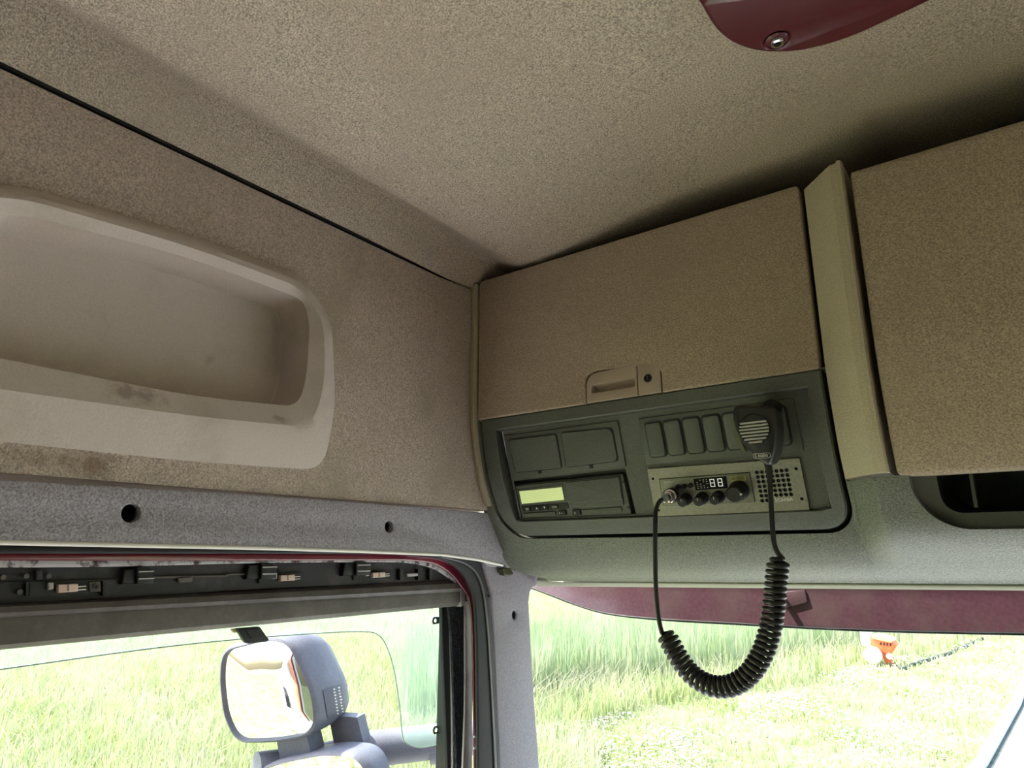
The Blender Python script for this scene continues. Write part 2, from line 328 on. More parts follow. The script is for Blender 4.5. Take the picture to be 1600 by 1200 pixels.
loft('pocket_tray', [r4, r5, r5b, r6], M['niche'], pk, cap0=False, cap1=True, ang=30)

# ================================================================== FRONT OVERHEAD CONSOLE
PROF = [(-.040, .935), (-.034, .920), (-.028, .905), (-.020, .889), (0, .8665), (.02, .8505), (.04, .838), (.07, .8165), (.10, .801), (.12, .793), (.16, .783), (.20, .776), (.30, .775), (.45, .774)]
def prof(z): 
    return (interp(z - .006, PROF) + interp(z, PROF) + interp(z + .006, PROF)) / 3
def off(x, z):
    s = sstep((z + .028) / .07); w0 = -.150 + .004 * (1 - s)
    return -.034 * s * sstep_lin((x - w0) / .034)
def sstep_lin(t):
    t = max(0, min(1.0, t)); return t if t > .2 else t * t * 2.5 + .0 if t < .2 else t
def surf(x, z): return prof(z) + off(x, z)
oc = empty('overhead_console', (-.15, .9, .05), label='dark grey-green lower console shell carrying the radio fascia above the windscreen', cat='overhead console')
def edge_x(z):   # left silhouette of the shell
    return -.662 + .05 * sstep((-.018 - z) / .02) * 1.0
def ringray(inside, c, ang, rmax=2):
    lo, hi = 0, rmax; dx, dz = math.cos(ang), math.sin(ang)
    for _ in range(40):
        mid = (lo + hi) / 2
        if inside(c[0] + dx * mid, c[1] + dz * mid): lo = mid
        else: hi = mid
    return (c[0] + dx * lo, c[1] + dz * lo)
def rrect(x0, x1, z0, z1, rl, rr_):   # rounded lower corners
    def f(x, z):
        if not (x0 < x < x1 and z0 < z < z1): return False
        if x < x0 + rl and z < z0 + rl and (x - x0 - rl) ** 2 + (z - z0 - rl) ** 2 > rl * rl: return False
        if x > x1 - rr_ and z < z0 + rr_ and (x - x1 + rr_) ** 2 + (z - z0 - rr_) ** 2 > rr_ * rr_: return False
        return True
    return f
def shell(name, X0, X1, Z0, Z1, hole, c, depth, m, parent, K=26, N=300):
    outf = lambda x, z: X0 < x < X1 and Z0 < z < Z1
    angs = sorted([2 * math.pi * k / N for k in range(N)] + [math.atan2(z - c[1], x - c[0]) % (2 * math.pi) for x in (X0, X1) for z in (Z0, Z1)])
    rings = []
    A = [ringray(hole, c, a) for a in angs]; B = [ringray(outf, c, a) for a in angs]
    inner = [Vector((p[0], surf(*p) + depth, p[1])) for p in A]; rings.append(inner)
    cen = Vector((c[0], 0, c[1]))
    rings.append([Vector((p[0], surf(*p) + .003, p[1])) for p in A])
    for k in range(K + 1):
        t = k / K; R = []
        for p, q in zip(A, B):
            d = Vector((q[0] - p[0], q[1] - p[1])); g = (.0012 + t * max(0, d.length - .0012)) / max(d.length, 1e-6) if d.length > .0012 else t
            x = p[0] + d.x * g; z = p[1] + d.y * g
            y = surf(x, z); 
            if X0 < -.6: x = max(x, edge_x(z))
            R.append(Vector((x, y, z + (x + .62) * .0150 * sstep((.028 - z) / .06))))
        rings.append(R)
    return loft(name, rings, m, parent, False, False, ang=50)
XS = -.142
hole1 = rrect(-.6385, -.1465 - .002, .0265, .2005, .042, .030)
s1 = shell('shell', -.662, -.1465, -.0375, .2015, hole1, (-.4, .11), .022, M['console'], oc)
hole2 = rrect(-.083, 1.3, .027, .079, .045, .045)
s2 = shell('shell', -.1465, 1.45, -.0375, .0795, hole2, (.0, .06), .012, M['console'], oc, K=40, N=700)
# inner tray of the open shelf on the right: sloped rim then a deeper dark bin
xa, xb = -.083, 1.3
def rr_ring(x0, x1, z0, z1, r, d, n=12):
    P = rounded([(x0, z0), (x1, z0), (x1, z1), (x0, z1)], [r, r, .001, .001], n); return [Vector((x, surf(.1, max(z, .03)) + d, z)) for x, z in P]
loft('shelf_bin', [rr_ring(-.084, 1.3, .0265, .084, .045, .010), rr_ring(-.062, 1.28, .0425, .084, .035, .018), rr_ring(-.060, 1.28, .044, .084, .034, .07), rr_ring(-.055, 1.27, .05, .13, .03, .10)], M['fascia2'], oc, cap0=False, ang=30)
loft('bin_rib', [[Vector((-.035 + a, .80 + b, z)) for a, b in ((0, 0), (.003, 0), (.003, .05), (0, .05))] for z in (.047, .10)], M['fascia2'], oc)
# beige upright strips
def vstrip(name, sect, z0, z1, m, parent, off_only=False):
    zs = [z0 + (z1 - z0) * k / 30 for k in range(31)]
    return loft(name, [[Vector((x, (prof(z) if z < .2 else .7755) + d, z)) for x, d in sect] for z in zs], m, parent, ang=22)
ls = vstrip('side_strip', [(-.6625, .02), (-.6625, -.001), (-.662, -.003), (-.650, -.004), (-.6465, -.008), (-.6435, -.008), (-.6425, -.004), (-.6425, .02)], .0745, .4215, M['divider'], oc); ls['label'] = 'narrow beige side strip'
dv = vstrip('divider', [(-.148, .03), (-.148, .0), (-.1465, -.0025), (-.1155, -.0345), (-.1125, -.0375), (-.1055, -.0385), (-.1045, -.0425), (-.1010, -.0425), (-.0995, -.039), (-.0995, .03)], .0825, .418, M['divider'], oc); dv['label'] = 'beige faceted upright between the lockers'
box('carcass', (-.655, .870, .012), (-.150, 1.02, .205), M['black'], oc)  # black box added to stop light leaking round the radio fascia
box('carcass', (-.150, .900, .03), (1.45, 1.02, .205), M['black'], oc)
# dark carcass behind the doors
box('carcass', (-.6425, .800, .195), (-.148, 1.02, .424), M['black'], oc)
box('carcass', (-.0995, .800, .13), (1.45, 1.02, .424), M['black'], oc)

# ---- locker doors
YD = .775; yd = YP(YD)
lk = empty('overhead_locker', (-.4, YD, .2), label='left beige overhead locker with a latch and round key lock, above the radio', cat='locker', group='overhead lockers along the front')
DL, DR, DB, DT = -.6385, -.1530, .2005, .4255
# notch for latch
n0, n1 = yd.at(918, 635), yd.at(1036, 616); nt0, nt1 = yd.at(922, 592), yd.at(1030, 573)
dp = [(DL, DB), (n0[0] - .0006, DB), (n0[0] - .0006, nt0[1] + .004), (n0[0] + .014, nt0[1] + .0095), (n1[0] - .012, nt1[1] + .0025), (n1[0] + .0006, nt1[1] - .006), (n1[0] + .0006, DB), (DR, DB), (DR, DT), (DL, DT)]
slab('door', yd, rounded(dp, [.004, 0, .010, .012, .008, .008, 0, .004, .006, .006]), .003, .018, M['door'], lk, bev=.0025)
lx = n0[0] + (n1[0] - n0[0]) * .70; zt = (nt0[1] + .009)
la = slab('latch', yd, rounded([(n0[0] + .001, DB + .0005), (lx - .0007, DB + .0005), (lx - .0007, zt - .0005), (n0[0] + .001, nt0[1] + .006)], [0, 0, .001, .018]), .003, .012, M['latch'], lk, bev=.001,
          holes=[rounded([(n0[0] + .008, DB + .013), (lx - .004, DB + .013), (lx - .004, DB + .024), (n0[0] + .010, DB + .024)], .003)])
g0, g1 = n0[0] + .007, lx - .003
loft('finger_recess', [[Vector((x, YD - .0025 + .009 * math.sin(math.pi * k / 10) + .002, DB + .0125 + .0125 * k / 10)) for k in range(11)] for x in (g0, g1)], M['latch'], la, False, False, closed=False)
kb = slab('lock_block', yd, rounded([(lx + .0007, DB + .0005), (n1[0] - .001, DB + .0005), (n1[0] - .001, zt - .002), (lx + .0007, zt - .0005)], [0, 0, .010, .001]), .003, .012, M['latch'], lk, bev=.001)
kc = yd.at(1014, 592); kl = lathe('key_lock', yd, kc, [(.0052, .003), (.0052, .0045), (.0045, .0055), (.0040, .0045), (.0001, .0045)], M['black'], kb)
slab('keyway', yd, rounded([(kc[0] - .0005, kc[1] - .003), (kc[0] + .0005, kc[1] - .003), (kc[0] + .0005, kc[1] + .003), (kc[0] - .0005, kc[1] + .003)], 0), .0052, .0006, M['chrome'], kb)
YR = .739; yr = YP(YR)
rk = empty('overhead_locker', (.4, YR, .1), label='large plain beige overhead locker at the right edge, above the open shelf', cat='locker', group='overhead lockers along the front')
# right door, curved forward at its foot like the shell
zs = [.0795 + .0025 * k for k in range(6)] + [.10 + .01 * k for k in range(31)]
def drow(z, ins=0, d=0):
    y = (prof(z) if z < .2 else .7755) - .036 + d
    return y
ring_rows = []
def doorpt(x, z, d): return Vector((x, drow(z) + d, z))
L0, L1, B0, T0 = -.0935, 1.40, .0785, .4040
outl = lambda i: rounded([(L0 + i, B0 + i), (L1 - i, B0 + i), (L1 - i, T0 - i), (L0 + i, T0 - i)], [.007, .007, .005, .005], 6)
def dense(P, h=.012):
    out = []
    for a, b in zip(P, P[1:] + P[:1]):
        a, b = Vector(a), Vector(b); n = max(1, min(60, int((b - a).length / h)))
        for k in range(n): out.append(tuple(a + (b - a) * k / n))
    return out
P0 = dense(outl(0))
def inset(P, i):
    return [(min(max(x, L0 + i), L1 - i), min(max(z, B0 + i), T0 - i)) for x, z in P]
rings = [[doorpt(x, z, .018) for x, z in P0], [doorpt(x, z, .003) for x, z in P0], [doorpt(x, z, .001) for x, z in inset(P0, .001)], [doorpt(x, z, 0) for x, z in inset(P0, .003)]]
cxz = (.5, .24)
for t in [k / 24 for k in range(1, 24)]:
    rings.append([doorpt(*((x + (cxz[0] - x) * t), (z + (cxz[1] - z) * t)), 0) for x, z in inset(P0, .003)])
loft('door', rings, M['door'], rk, ang=35)

# ---- radio fascia (outer bezel + inner panel)
fz = lambda x, z, d: Vector((x, prof(z) + d, z))
def fring(x0, x1, z0, z1, rl, rr_, N=240, c=(-.4, .115)):
    f = rrect(x0, x1, z0, z1, rl, rr_); angs = [2 * math.pi * k / N + .0001 for k in range(N)]
    cs = [math.atan2(z1 - c[1], x - c[0]) % (2 * math.pi) for x in (x0, x1)]
    angs = sorted(angs); 
    for a in cs:
        i = min(range(N), key=lambda q: abs(angs[q] - a)); angs[i] = a
    return [ringray(f, c, a) for a in angs]
A = fring(-.6345, -.1525, .0305, .2005, .039, .027); A2 = fring(-.6325, -.1545, .0325, .1985, .037, .025)
B = fring(-.6100, -.1680, .0500, .1840, .008, .004); B2 = fring(-.6085, -.1695, .0515, .1825, .007, .003)
fa = loft('bezel', [[fz(x, z, .015) for x, z in A], [fz(x, z, .0005) for x, z in A], [fz(x, z, -.0015) for x, z in A2],
                    [fz(x, z, -.001) for x, z in [(a[0] * .5 + b[0] * .5, a[1] * .5 + b[1] * .5) for a, b in zip(A2, B)]],
                    [fz(x, z, -.001) for x, z in B], [fz(x, z, .0005) for x, z in B2], [Vector((x, PP.o.y + (.179 - z) * .3516 + .006, z)) for x, z in B2]], M['fascia'], oc, False, False, ang=30)
fa['label'] = 'dark rounded frame round the radio slots'
def puv(x, z): q = Vector((x, PP.o.y + (.179 - z) * .3516, z)) - PP.o; return (q.dot(PP.u), q.dot(PP.v))
B3 = rounded([puv(x, z) for x, z in ((-.6030, .0528), (-.1712, .0528), (-.1712, .1822), (-.6030, .1822))], [.006, .003, .001, .001])
slab('panel_backing', PP, [puv(x, z) for x, z in B2], -.009, .002, M['black'], oc)  # black sheet paints the shadow gap round the recessed panel
def pq(L): return PP.pts(L)
# openings: tachograph bay
tach = pq([(799, 752), (977, 732), (995, 808), (812, 819)]); tach = [(max(a, -.6005), max(b, puv(0, .0552)[1])) for a, b in tach]
panel = slab('slot_panel', PP, B3, 0, .006, M['fascia'], oc, holes=[tach])
bay = rounded(tach, 0)
loft('slot_bay', [[PP.w(a, b, 0) for a, b in tach], [PP.w(a, b, -.03) for a, b in tach]], M['black'], oc, cap0=False)
# blank covers
fr = slab('cover_frame', PP, pq([(788, 681), (966, 657), (979, 728), (800, 748)]), .0022, .004, M['fascia2'], oc, bev=.0006)
for L in ([(797, 687), (870, 678), (879, 730), (808, 737)], [(879, 676), (957, 668), (967, 719), (887, 729)]):
    q = rounded(pq(L), [.006, .004, .002, .002] if L[0][0] < 850 else [.002, .010, .008, .002])
    e_ = pq([(L[0][0] - 1.6, L[0][1] - 1.6), (L[1][0] + 1.6, L[1][1] - 1.6), (L[2][0] + 1.6, L[2][1] + 1.4), (L[3][0] - 1.6, L[3][1] + 1.4)])
    slab('cover_gap', PP, rounded(e_, .005), .0025, .002, M['black'], fr)
    slab('blank_cover', PP, q, .0042, .003, M['fascia'], fr, bev=.0006)
for c in ((845, 736), (925, 728)):
    a = PP.at(*c); slab('release_notch', PP, [(a[0] - .0022, a[1] - .0025), (a[0] + .0022, a[1] - .0025), (a[0] + .0022, a[1] + .002), (a[0] - .0022, a[1] + .002)], .0046, .002, M['black'], fr)
# switch row
sf = slab('switch_frame', PP, pq([(998, 654), (1240, 622), (1256, 703), (1011, 726)]), .0020, .004, M['fascia2'], oc, bev=.0008)
TL0, TR0, BR0, BL0 = [PP.at(*p) for p in ((1012, 662), (1035, 658), (1043, 710), (1019, 713))]
TL4 = PP.at(1133, 646)
stepx = (TL4[0] - TL0[0]) / 4
for i in range(7):
    d = stepx * i; q = [(BL0[0] + d, BL0[1]), (BR0[0] + d, BL0[1]), (BR0[0] + d, TR0[1]), (BL0[0] + d, TR0[1])]
    ex = lambda e: [(q[0][0] - e, q[0][1] - e), (q[1][0] + e, q[1][1] - e), (q[2][0] + e, q[2][1] + e), (q[3][0] - e, q[3][1] + e)]
    slab('switch_surround', PP, rounded(ex(.0018), .006), .0024, .002, M['black'], sf)
    slab('switch_blank', PP, rounded(q, .005), .0052, .004, M['fascia2'], sf, bev=.0012)
for p in ((1001, 664), ):
    pass

# ================================================================== TACHOGRAPH
tg = empty('tachograph', PP.w(*PP.at(897, 780)), label='dark tachograph unit with a lit green display in the left radio slot', cat='tachograph')
slab('unit_face', PP, pq([(801, 758), (972, 741), (986, 804), (813, 816)]), -.0015, .02, M['fascia2'], tg, bev=.001)
slab('drawer_frame', PP, rounded(pq([(806, 759), (968, 743), (975, 789), (815, 798)]), .002), .0012, .006, M['fascia'], tg, bev=.0008)
df = slab('display_frame', PP, rounded(pq([(810, 764), (880, 757), (884, 782), (815, 789)]), .001), .0022, .003, M['fascia2'], tg, bev=.0005)
slab('display', PP, pq([(813, 767), (879, 760.5), (883, 780), (817, 786.5)]), .0030, .002, M['lcd'], tg)['label'] = 'glowing green display'
slab('card_door', PP, rounded(pq([(885, 753), (968, 745), (973, 779), (890, 787)]), .001), .0028, .004, M['fascia'], tg, bev=.0006)
slab('key_strip', PP, rounded(pq([(815, 790), (888, 785), (890, 794), (818, 799)]), .002), .0018, .003, M['black'], tg)
for c, s_ in (((826, 794.5), '\u25a1'), ((841, 793.5), '\u25b2'), ((853, 792.5), '\u25bc'), ((869, 791.5), 'OK')):
    a = PP.at(c[0] - 4.2, c[1] + 3.0); b = PP.at(c[0] + 4.2, c[1] + 2.2); w_ = b[0] - a[0]
    k = slab('push_key', PP, rounded([(a[0] - .0005, a[1] - .001), (b[0] + .0005, a[1] - .001), (b[0] + .0005, a[1] + .0058), (a[0] - .0005, a[1] + .0058)], .001), .0030, .002, M['black'], tg, bev=.0003)
    mx_ = (a[0] + b[0]) / 2; y0 = a[1] + .0012
    if s_ == 'OK': text('key_symbol', 'OK', PP, (a[0], y0), (b[0], y0), .0034, .0032, M['print'], k)
    elif s_ == '\u25a1': slab('key_symbol', PP, [(mx_ - .0022, y0), (mx_ + .0022, y0), (mx_ + .0022, y0 + .003), (mx_ - .0022, y0 + .003)], .0032, .0003, M['print'], k, holes=[[(mx_ - .0014, y0 + .0007), (mx_ + .0014, y0 + .0007), (mx_ + .0014, y0 + .0023), (mx_ - .0014, y0 + .0023)]])
    else:
        u = 1 if s_ == '\u25b2' else -1; ym = y0 + .0017
        slab('key_symbol', PP, [(mx_ - .0019, ym - .0015 * u), (mx_ + .0019, ym - .0015 * u), (mx_, ym + .0017 * u)], .0032, .0003, M['print'], k)
for L in ([(818, 802.5), (867, 799), (869, 805), (820, 809)], [(909, 797), (970, 792), (972, 799), (911, 804.5)]):
    slab('card_slot', PP, pq(L), .0006, .003, M['fascia'], tg, bev=.0004)
for L in ([(872, 798), (883, 797), (885, 804), (874, 805.5)], [(894, 797), (906, 796), (908, 804), (896, 805.5)]):
    slab('slot_marker', PP, pq(L), .0012, .003, M['black'], tg)
text('slot_number', '1\u25b8', PP, PP.at(875, 803), PP.at(881, 802.6), .003, .0016, M['print'], tg)
text('slot_number', '2', PP, PP.at(898, 803), PP.at(901, 802.6), .003, .0016, M['print'], tg)
for c in ((802, 767), (809, 803), (973.5, 753), (981, 793)):
    lathe('screw_hole', PP, PP.at(*c), [(.0018, -.0012), (.0012, -.0008), (.0001, -.0010)], M['black'], tg, 12)

# ================================================================== SPEAKER / RADIO PLATE
sp_ = empty('speaker_plate', PP.w(*PP.at(1140, 765)), label='brushed metal mounting plate with a punched speaker grille and maker name', cat='radio plate')
c00, c60, c06 = PP.at(1184, 737), PP.at(1230, 733.5), PP.at(1191.5, 781)
hl = []
for r_ in range(7):
    for c_ in range(7):
        if r_ == 6 and c_ > 2: continue
        u = c_ / 6; v = r_ / 6
        hl.append(circ((c00[0] + (c60[0] - c00[0]) * u + (c06[0] - c00[0]) * v * 0, c00[1] + (c60[1] - c00[1]) * u + (c06[1] - c00[1]) * v), .00235, 12))
rpoly = pq([(1031, 747), (1173, 736), (1182, 783), (1038, 789)])
mh = [circ(PP.at(*c), .0018, 10) for c in ((1022, 747), (1245, 731), (1254, 778), (1031, 796))]
slab('plate', PP, rounded(pq([(1013, 732), (1250, 715), (1266, 795), (1026, 806)]), .0015), .0035, .0035, M['plate'], sp_, bev=0, holes=hl + [rpoly] + mh)
slab('grille_backing', PP, pq([(1018, 735), (1247, 718), (1262, 792), (1030, 802)]), .0009, .0008, M['black'], sp_)
text('lettering', 'SCANIA', PP, PP.at(1212.5, 783.3), PP.at(1241, 781), .0042, .0038, M['print'], sp_, bold=.02)['label'] = 'pale maker name printed under the grille'

# ================================================================== CB RADIO
cb = empty('cb_radio', PP.w(*PP.at(1105, 765)), label='small two-way radio with four round knobs and digital display', cat='radio')
slab('faceplate', PP, pq([(1032, 747.6), (1172.4, 737), (1181, 782.4), (1038.8, 788.2)]), .0048, .006, M['radio'], cb, bev=.0006)
cw = PP.at(1055, 765)
for c in (1075, 777.5), (1100, 776), (1125, 774):
    k = lathe('knob', PP, PP.at(*c), [(.0076, .005), (.0076, .010), (.0068, .0105), (.0062, .022), (.0050, .0232), (.0001, .0232)], M['black'], cb, 24)
    a = PP.at(*c); slab('pointer', PP, [(a[0] - .0003, a[1] + .001), (a[0] + .0003, a[1] + .001), (a[0] + .0003, a[1] + .0046), (a[0] - .0003, a[1] + .0046)], .0236, .0006, M['print'], k)
bk = lathe('knob', PP, PP.at(1157, 764), [(.0118, .005), (.0118, .011), (.0108, .012), (.0100, .0255), (.0086, .027), (.0001, .0268)], M['black'], cb, 32); bk['label'] = 'large channel knob'
a = PP.at(1157, 764); slab('pointer', PP, [(a[0] + .0070, a[1] - .0008), (a[0] + .0095, a[1] - .0008), (a[0] + .0095, a[1] + .0014), (a[0] + .0070, a[1] + .0014)], .0273, .0008, M['print'], bk)
for c in (1062.5, 758.5), (1072, 757.8), (1081.5, 756.8):
    lathe('button', PP, PP.at(*c), [(.0030, .004), (.0030, .008), (.0022, .0088), (.0001, .0088)], M['black'], cb, 16)
ds = slab('display', PP, pq([(1085.5, 746.5), (1136.5, 742.5), (1139.5, 761), (1089, 764.5)]), .0054, .002, M['tan'], cb)
dm = bpy.data.materials.new('display_segments'); dm.use_nodes = True; b_ = dm.node_tree.nodes['Principled BSDF']; b_.inputs['Base Color'].default_value = (.75, .75, .7, 1); b_.inputs['Emission Color'].default_value = (.8, .85, .75, 1); b_.inputs['Emission Strength'].default_value = .25
def seg8(name, pl, a, w, h, t, front, m, parent):
    V = []; Fc = []
    for (x0, z0, x1, z1) in ((0, 0, w, t), (0, h / 2 - t / 2, w, h / 2 + t / 2), (0, h - t, w, h), (0, 0, t, h), (w - t, 0, w, h)):
        i = len(V); V += [pl.w(a[0] + x, a[1] + z, front) for x, z in ((x0, z0), (x1, z0), (x1, z1), (x0, z1))]; Fc.append((i, i + 1, i + 2, i + 3))
    return mesh(name, V, Fc, m, parent, False)
seg8('digit', PP, PP.at(1113, 759.0), .0058, .0098, .0009, .0058, dm, ds); seg8('digit', PP, PP.at(1125, 758.2), .0058, .0098, .0009, .0058, dm, ds)
V = []; Fc = []
for r_ in range(5):
    for c_ in range(4):
        if (r_ * 3 + c_ * 2) % 5 == 0: continue
        a = PP.at(1090 + c_ * 5 + r_ * .6, 749.5 + r_ * 3 - c_ * .4); i = len(V); V += [PP.w(a[0] + x, a[1] + z, .0058) for x, z in ((0, 0), (.0017, 0), (.0017, .0008), (0, .0008))]; Fc.append((i, i + 1, i + 2, i + 3))
mesh('indicator_marks', V, Fc, M['print'], ds, False)
text('lettering', 'stabo', PP, PP.at(1040, 754), PP.at(1055, 752.8), .0036, .0052, M['print'], cb)['label'] = 'small maker name'
slab('name_label', PP, pq([(1142, 742.3), (1167, 740.5), (1168.3, 749), (1143.5, 751)]), .0056, .001, M['yellow'], cb)
text('lettering', 'xm 4200', PP, PP.at(1144.5, 748.2), PP.at(1165, 746.6), .0042, .0060, M['black'], cb)
text('lettering', 'CHANNEL', PP, PP.at(1148, 784), PP.at(1170, 782.6), .0026, .0052, M['yellow'], cb)
so = PP.at(1052, 772); lathe('microphone_socket', PP, so, [(.0095, .004), (.0095, .007), (.0082, .0078), (.0070, .0078)], M['black'], cb, 24)

# ================================================================== MICROPHONE with coiled cord
YM = .742; ym_ = Pl((0, YM, .13), (1, 0, 0), (0, -.12, 1))
mc = empty('microphone', (-.215, .76, .13), label='black hand microphone hanging over the switches on a coiled cord', cat='microphone')
mic_m = mat('microphone_shell', (.030, .033, .031), .33, .5, grain=.15, gscale=900)
front = [(1147, 634), (1206, 636), (1213, 662), (1212, 700), (1202, 727), (1188, 722), (1166, 702), (1150, 676), (1144, 650)]
fuv = rounded(ym_.pts(front), [.008, .010, .02, .02, .008, .010, .02, .02, .012], 5)
cc = (sum(p[0] for p in fuv) / len(fuv), sum(p[1] for p in fuv) / len(fuv))
def sc(P, s, h, dx=0, dz=0): return [ym_.w(cc[0] + (x - cc[0]) * s + dx, cc[1] + (z - cc[1]) * s + dz, h) for x, z in P]
loft('body', [sc(fuv, .86, -.034), sc(fuv, .97, -.031, .001), sc(fuv, 1.03, -.020, .001), sc(fuv, 1.05, -.010), sc(fuv, 1.02, -.004), sc(fuv, .97, -.001), sc(fuv, .90, .0008)], mic_m, mc, ang=50)
gc = ym_.at(1179, 670); gr = .0175
V = []
lathe('grille_dish', ym_, gc, [(gr, .0006), (gr, .0018), (gr - .0015, .0022), (gr - .0018, .0010), (.0001, .0008)], M['black'], mc, 36)
rib_m = mat('grille_rib_plastic', (.45, .45, .42), .3, .6)
for k in range(7):
    z = gc[1] + gr * (.40 - k * .205); hw = math.sqrt(max(0, (gr - .001) ** 2 - (z - gc[1]) ** 2)) - .0006
    slab('grille_rib', ym_, rounded([(gc[0] - hw, z - .0011), (gc[0] + hw, z - .0011), (gc[0] + hw, z + .0011), (gc[0] - hw, z + .0011)], .0006), .0034, .003, rib_m, mc, bev=.0005)
# upper blank of grille
P = [(gc[0] + (gr - .0019) * math.cos(math.radians(t)), gc[1] + (gr - .0019) * math.sin(math.radians(t))) for t in range(32, 149, 6)]
slab('grille_cap', ym_, P, .0026, .002, mic_m, mc, bev=.0004)
lg = [(1176, 709), (1204, 707), (1205, 715), (1178, 717)]
slab('logo_badge', ym_, rounded(ym_.pts(lg), .003), .0012, .001, M['print'], mc, holes=[rounded([(a[0] + b[0], a[1] + b[1]) for a, b in zip(ym_.pts(lg), ((.0004, -.0004), (-.0004, -.0004), (-.0004, .0004), (.0004, .0004)))], .003)])
text('logo_lettering', 'S stabo', ym_, ym_.at(1180, 715), ym_.at(1200.5, 713.5), .0042, .0014, M['print'], mc, bold=.015)
pt = rounded(ym_.pts([(1137, 650), (1145, 648), (1152, 684), (1162, 706), (1155, 704), (1143, 684)]), .004)
loft('talk_key', [[ym_.w(a, b, -.026) for a, b in pt], [ym_.w(a, b, -.008) for a, b in pt]], mat('talk_key_plastic', (.15, .16, .10), .4, .5), mc, ang=40)
# holder clip behind the microphone
cpz = ym_.at(1185, 655)
loft('hang_clip', [[Vector((cpz[0] + .004 + r * math.cos(t), y, .165 + r * math.sin(t))) for t in [2 * math.pi * k / 16 for k in range(16)]] for y, r in ((.776, .006), (.780, .006), (.780, .010), (.797, .010))], M['black'], mc)
YC = .740
def cpt(px, py, y=YC): d = ray(px, py); return d * (y / d.y)
st = cpt(1200, 727, .757)
relief = tube('strain_relief', [cpt(1199, 722, .757), cpt(1202, 735, .757), cpt(1203, 748, .756)], [.0042, .0036, .0026], M['cord'], mc)
pl1 = [cpt(1202, 735, .757), cpt(1204, 770, .752), cpt(1206, 810, .747), cpt(1209, 845, .742), cpt(1214, 862), cpt(1222, 872)]
axis = spl([cpt(1217, 872), cpt(1213, 905), cpt(1210, 940), cpt(1203, 985), cpt(1190, 1024), cpt(1168, 1056), cpt(1140, 1072), cpt(1110, 1071), cpt(1082, 1055), cpt(1062, 1030), cpt(1048, 1005), cpt(1040, 988)], 12)
# arc-length resample
Ls = [0]
for a, b in zip(axis, axis[1:]): Ls.append(Ls[-1] + (b - a).length)
TURN = 39; PT = 14; n = TURN * PT; coil = []; u = None
for i in range(n + 1):
    s = Ls[-1] * i / n; j = max(k for k in range(len(Ls)) if Ls[k] <= s + 1e-12); j = min(j, len(axis) - 2)
    f = (s - Ls[j]) / (Ls[j + 1] - Ls[j]); p = axis[j].lerp(axis[j + 1], f); t = (axis[j + 1] - axis[j]).normalized()
    if u is None: u = Vector((0, -1, 0))
    u = (u - t * u.dot(t)).normalized(); v = t.cross(u); an = 2 * math.pi * i / PT - math.pi / 2
    R = .0091 * min(1, .45 + i / PT * .6, .45 + (n - i) / PT * .6)
    coil.append(p + (u * math.cos(an) + v * math.sin(an)) * R)
pl2 = [cpt(1034, 988), cpt(1029, 965), cpt(1025, 920), cpt(1024, 870), cpt(1024, 820), cpt(1025, 797, .752), cpt(1031, 783, .765), cpt(1041, 777, .772)]
path = spl(pl1, 8)[:-1] + coil + spl(pl2, 8)
tube('coiled_cord', path, .0027, M['cord'], mc, 8)['label'] = 'black coiled cord looping down in front of the windscreen'
e0 = PP.w(so[0], so[1], .006); e1 = cpt(1040, 778, .772); dd = (e1 - e0)
tube('plug', [e0, e0 + dd * .35, e0 + dd * .36, e0 + dd * .75, e0 + dd * .76, e0 + dd * 1.1], [.0085, .0085, .0072, .0072, .0058, .0045], M['chrome'], mc, 20)['label'] = 'chrome plug'
tube('plug_ring', [e0 + dd * .1, e0 + dd * .13, e0 + dd * .3, e0 + dd * .33], [.0088, .0096, .0096, .0088], M['black'], mc, 20)

# ================================================================== CEILING HATCH COVER
zc = ZP(.438)
hp = [(1128, -40), (1092, -12), (1118, 30), (1150, 54), (1192, 65), (1250, 63), (1320, 44), (1400, 8), (1560, -70), (1400, -190)]
ht = empty('ceiling_panel', zc.w(*zc.at(1210, 20)), label='glossy burgundy panel screwed to the ceiling at the top edge', cat='panel')
q = zc.pts(hp); q2 = spl([(*p, 0) for p in q[1:9]], 6); q3 = [(p.x, p.y) for p in q2] + [q[9], q[0]]
sc_ = zc.at(1212, 45); 
slab('cover_plate', zc, q3, .012, .030, M['hatch'], ht, bev=.004, holes=[circ(sc_, .0085, 24)])
lathe('washer_cup', zc, sc_, [(.0100, .0125), (.0085, .0135), (.0060, .004), (.0001, .004)], M['hatch'], ht, 28)
sw = lathe('screw', zc, sc_, [(.0062, .004), (.0062, .0135), (.0052, .0155), (.0030, .0158), (.0026, .0125), (.0001, .0125)], M['chrome'], ht, 20)
for a_ in (0, 60, 120):
    c_, s_ = math.cos(math.radians(a_)), math.sin(math.radians(a_))
    slab('screw_recess', zc, [(sc_[0] + x * c_ - y * s_, sc_[1] + x * s_ + y * c_) for x, y in ((-.0024, -.0005), (.0024, -.0005), (.0024, .0005), (-.0024, .0005))], .0130, .0004, M['black'], ht)

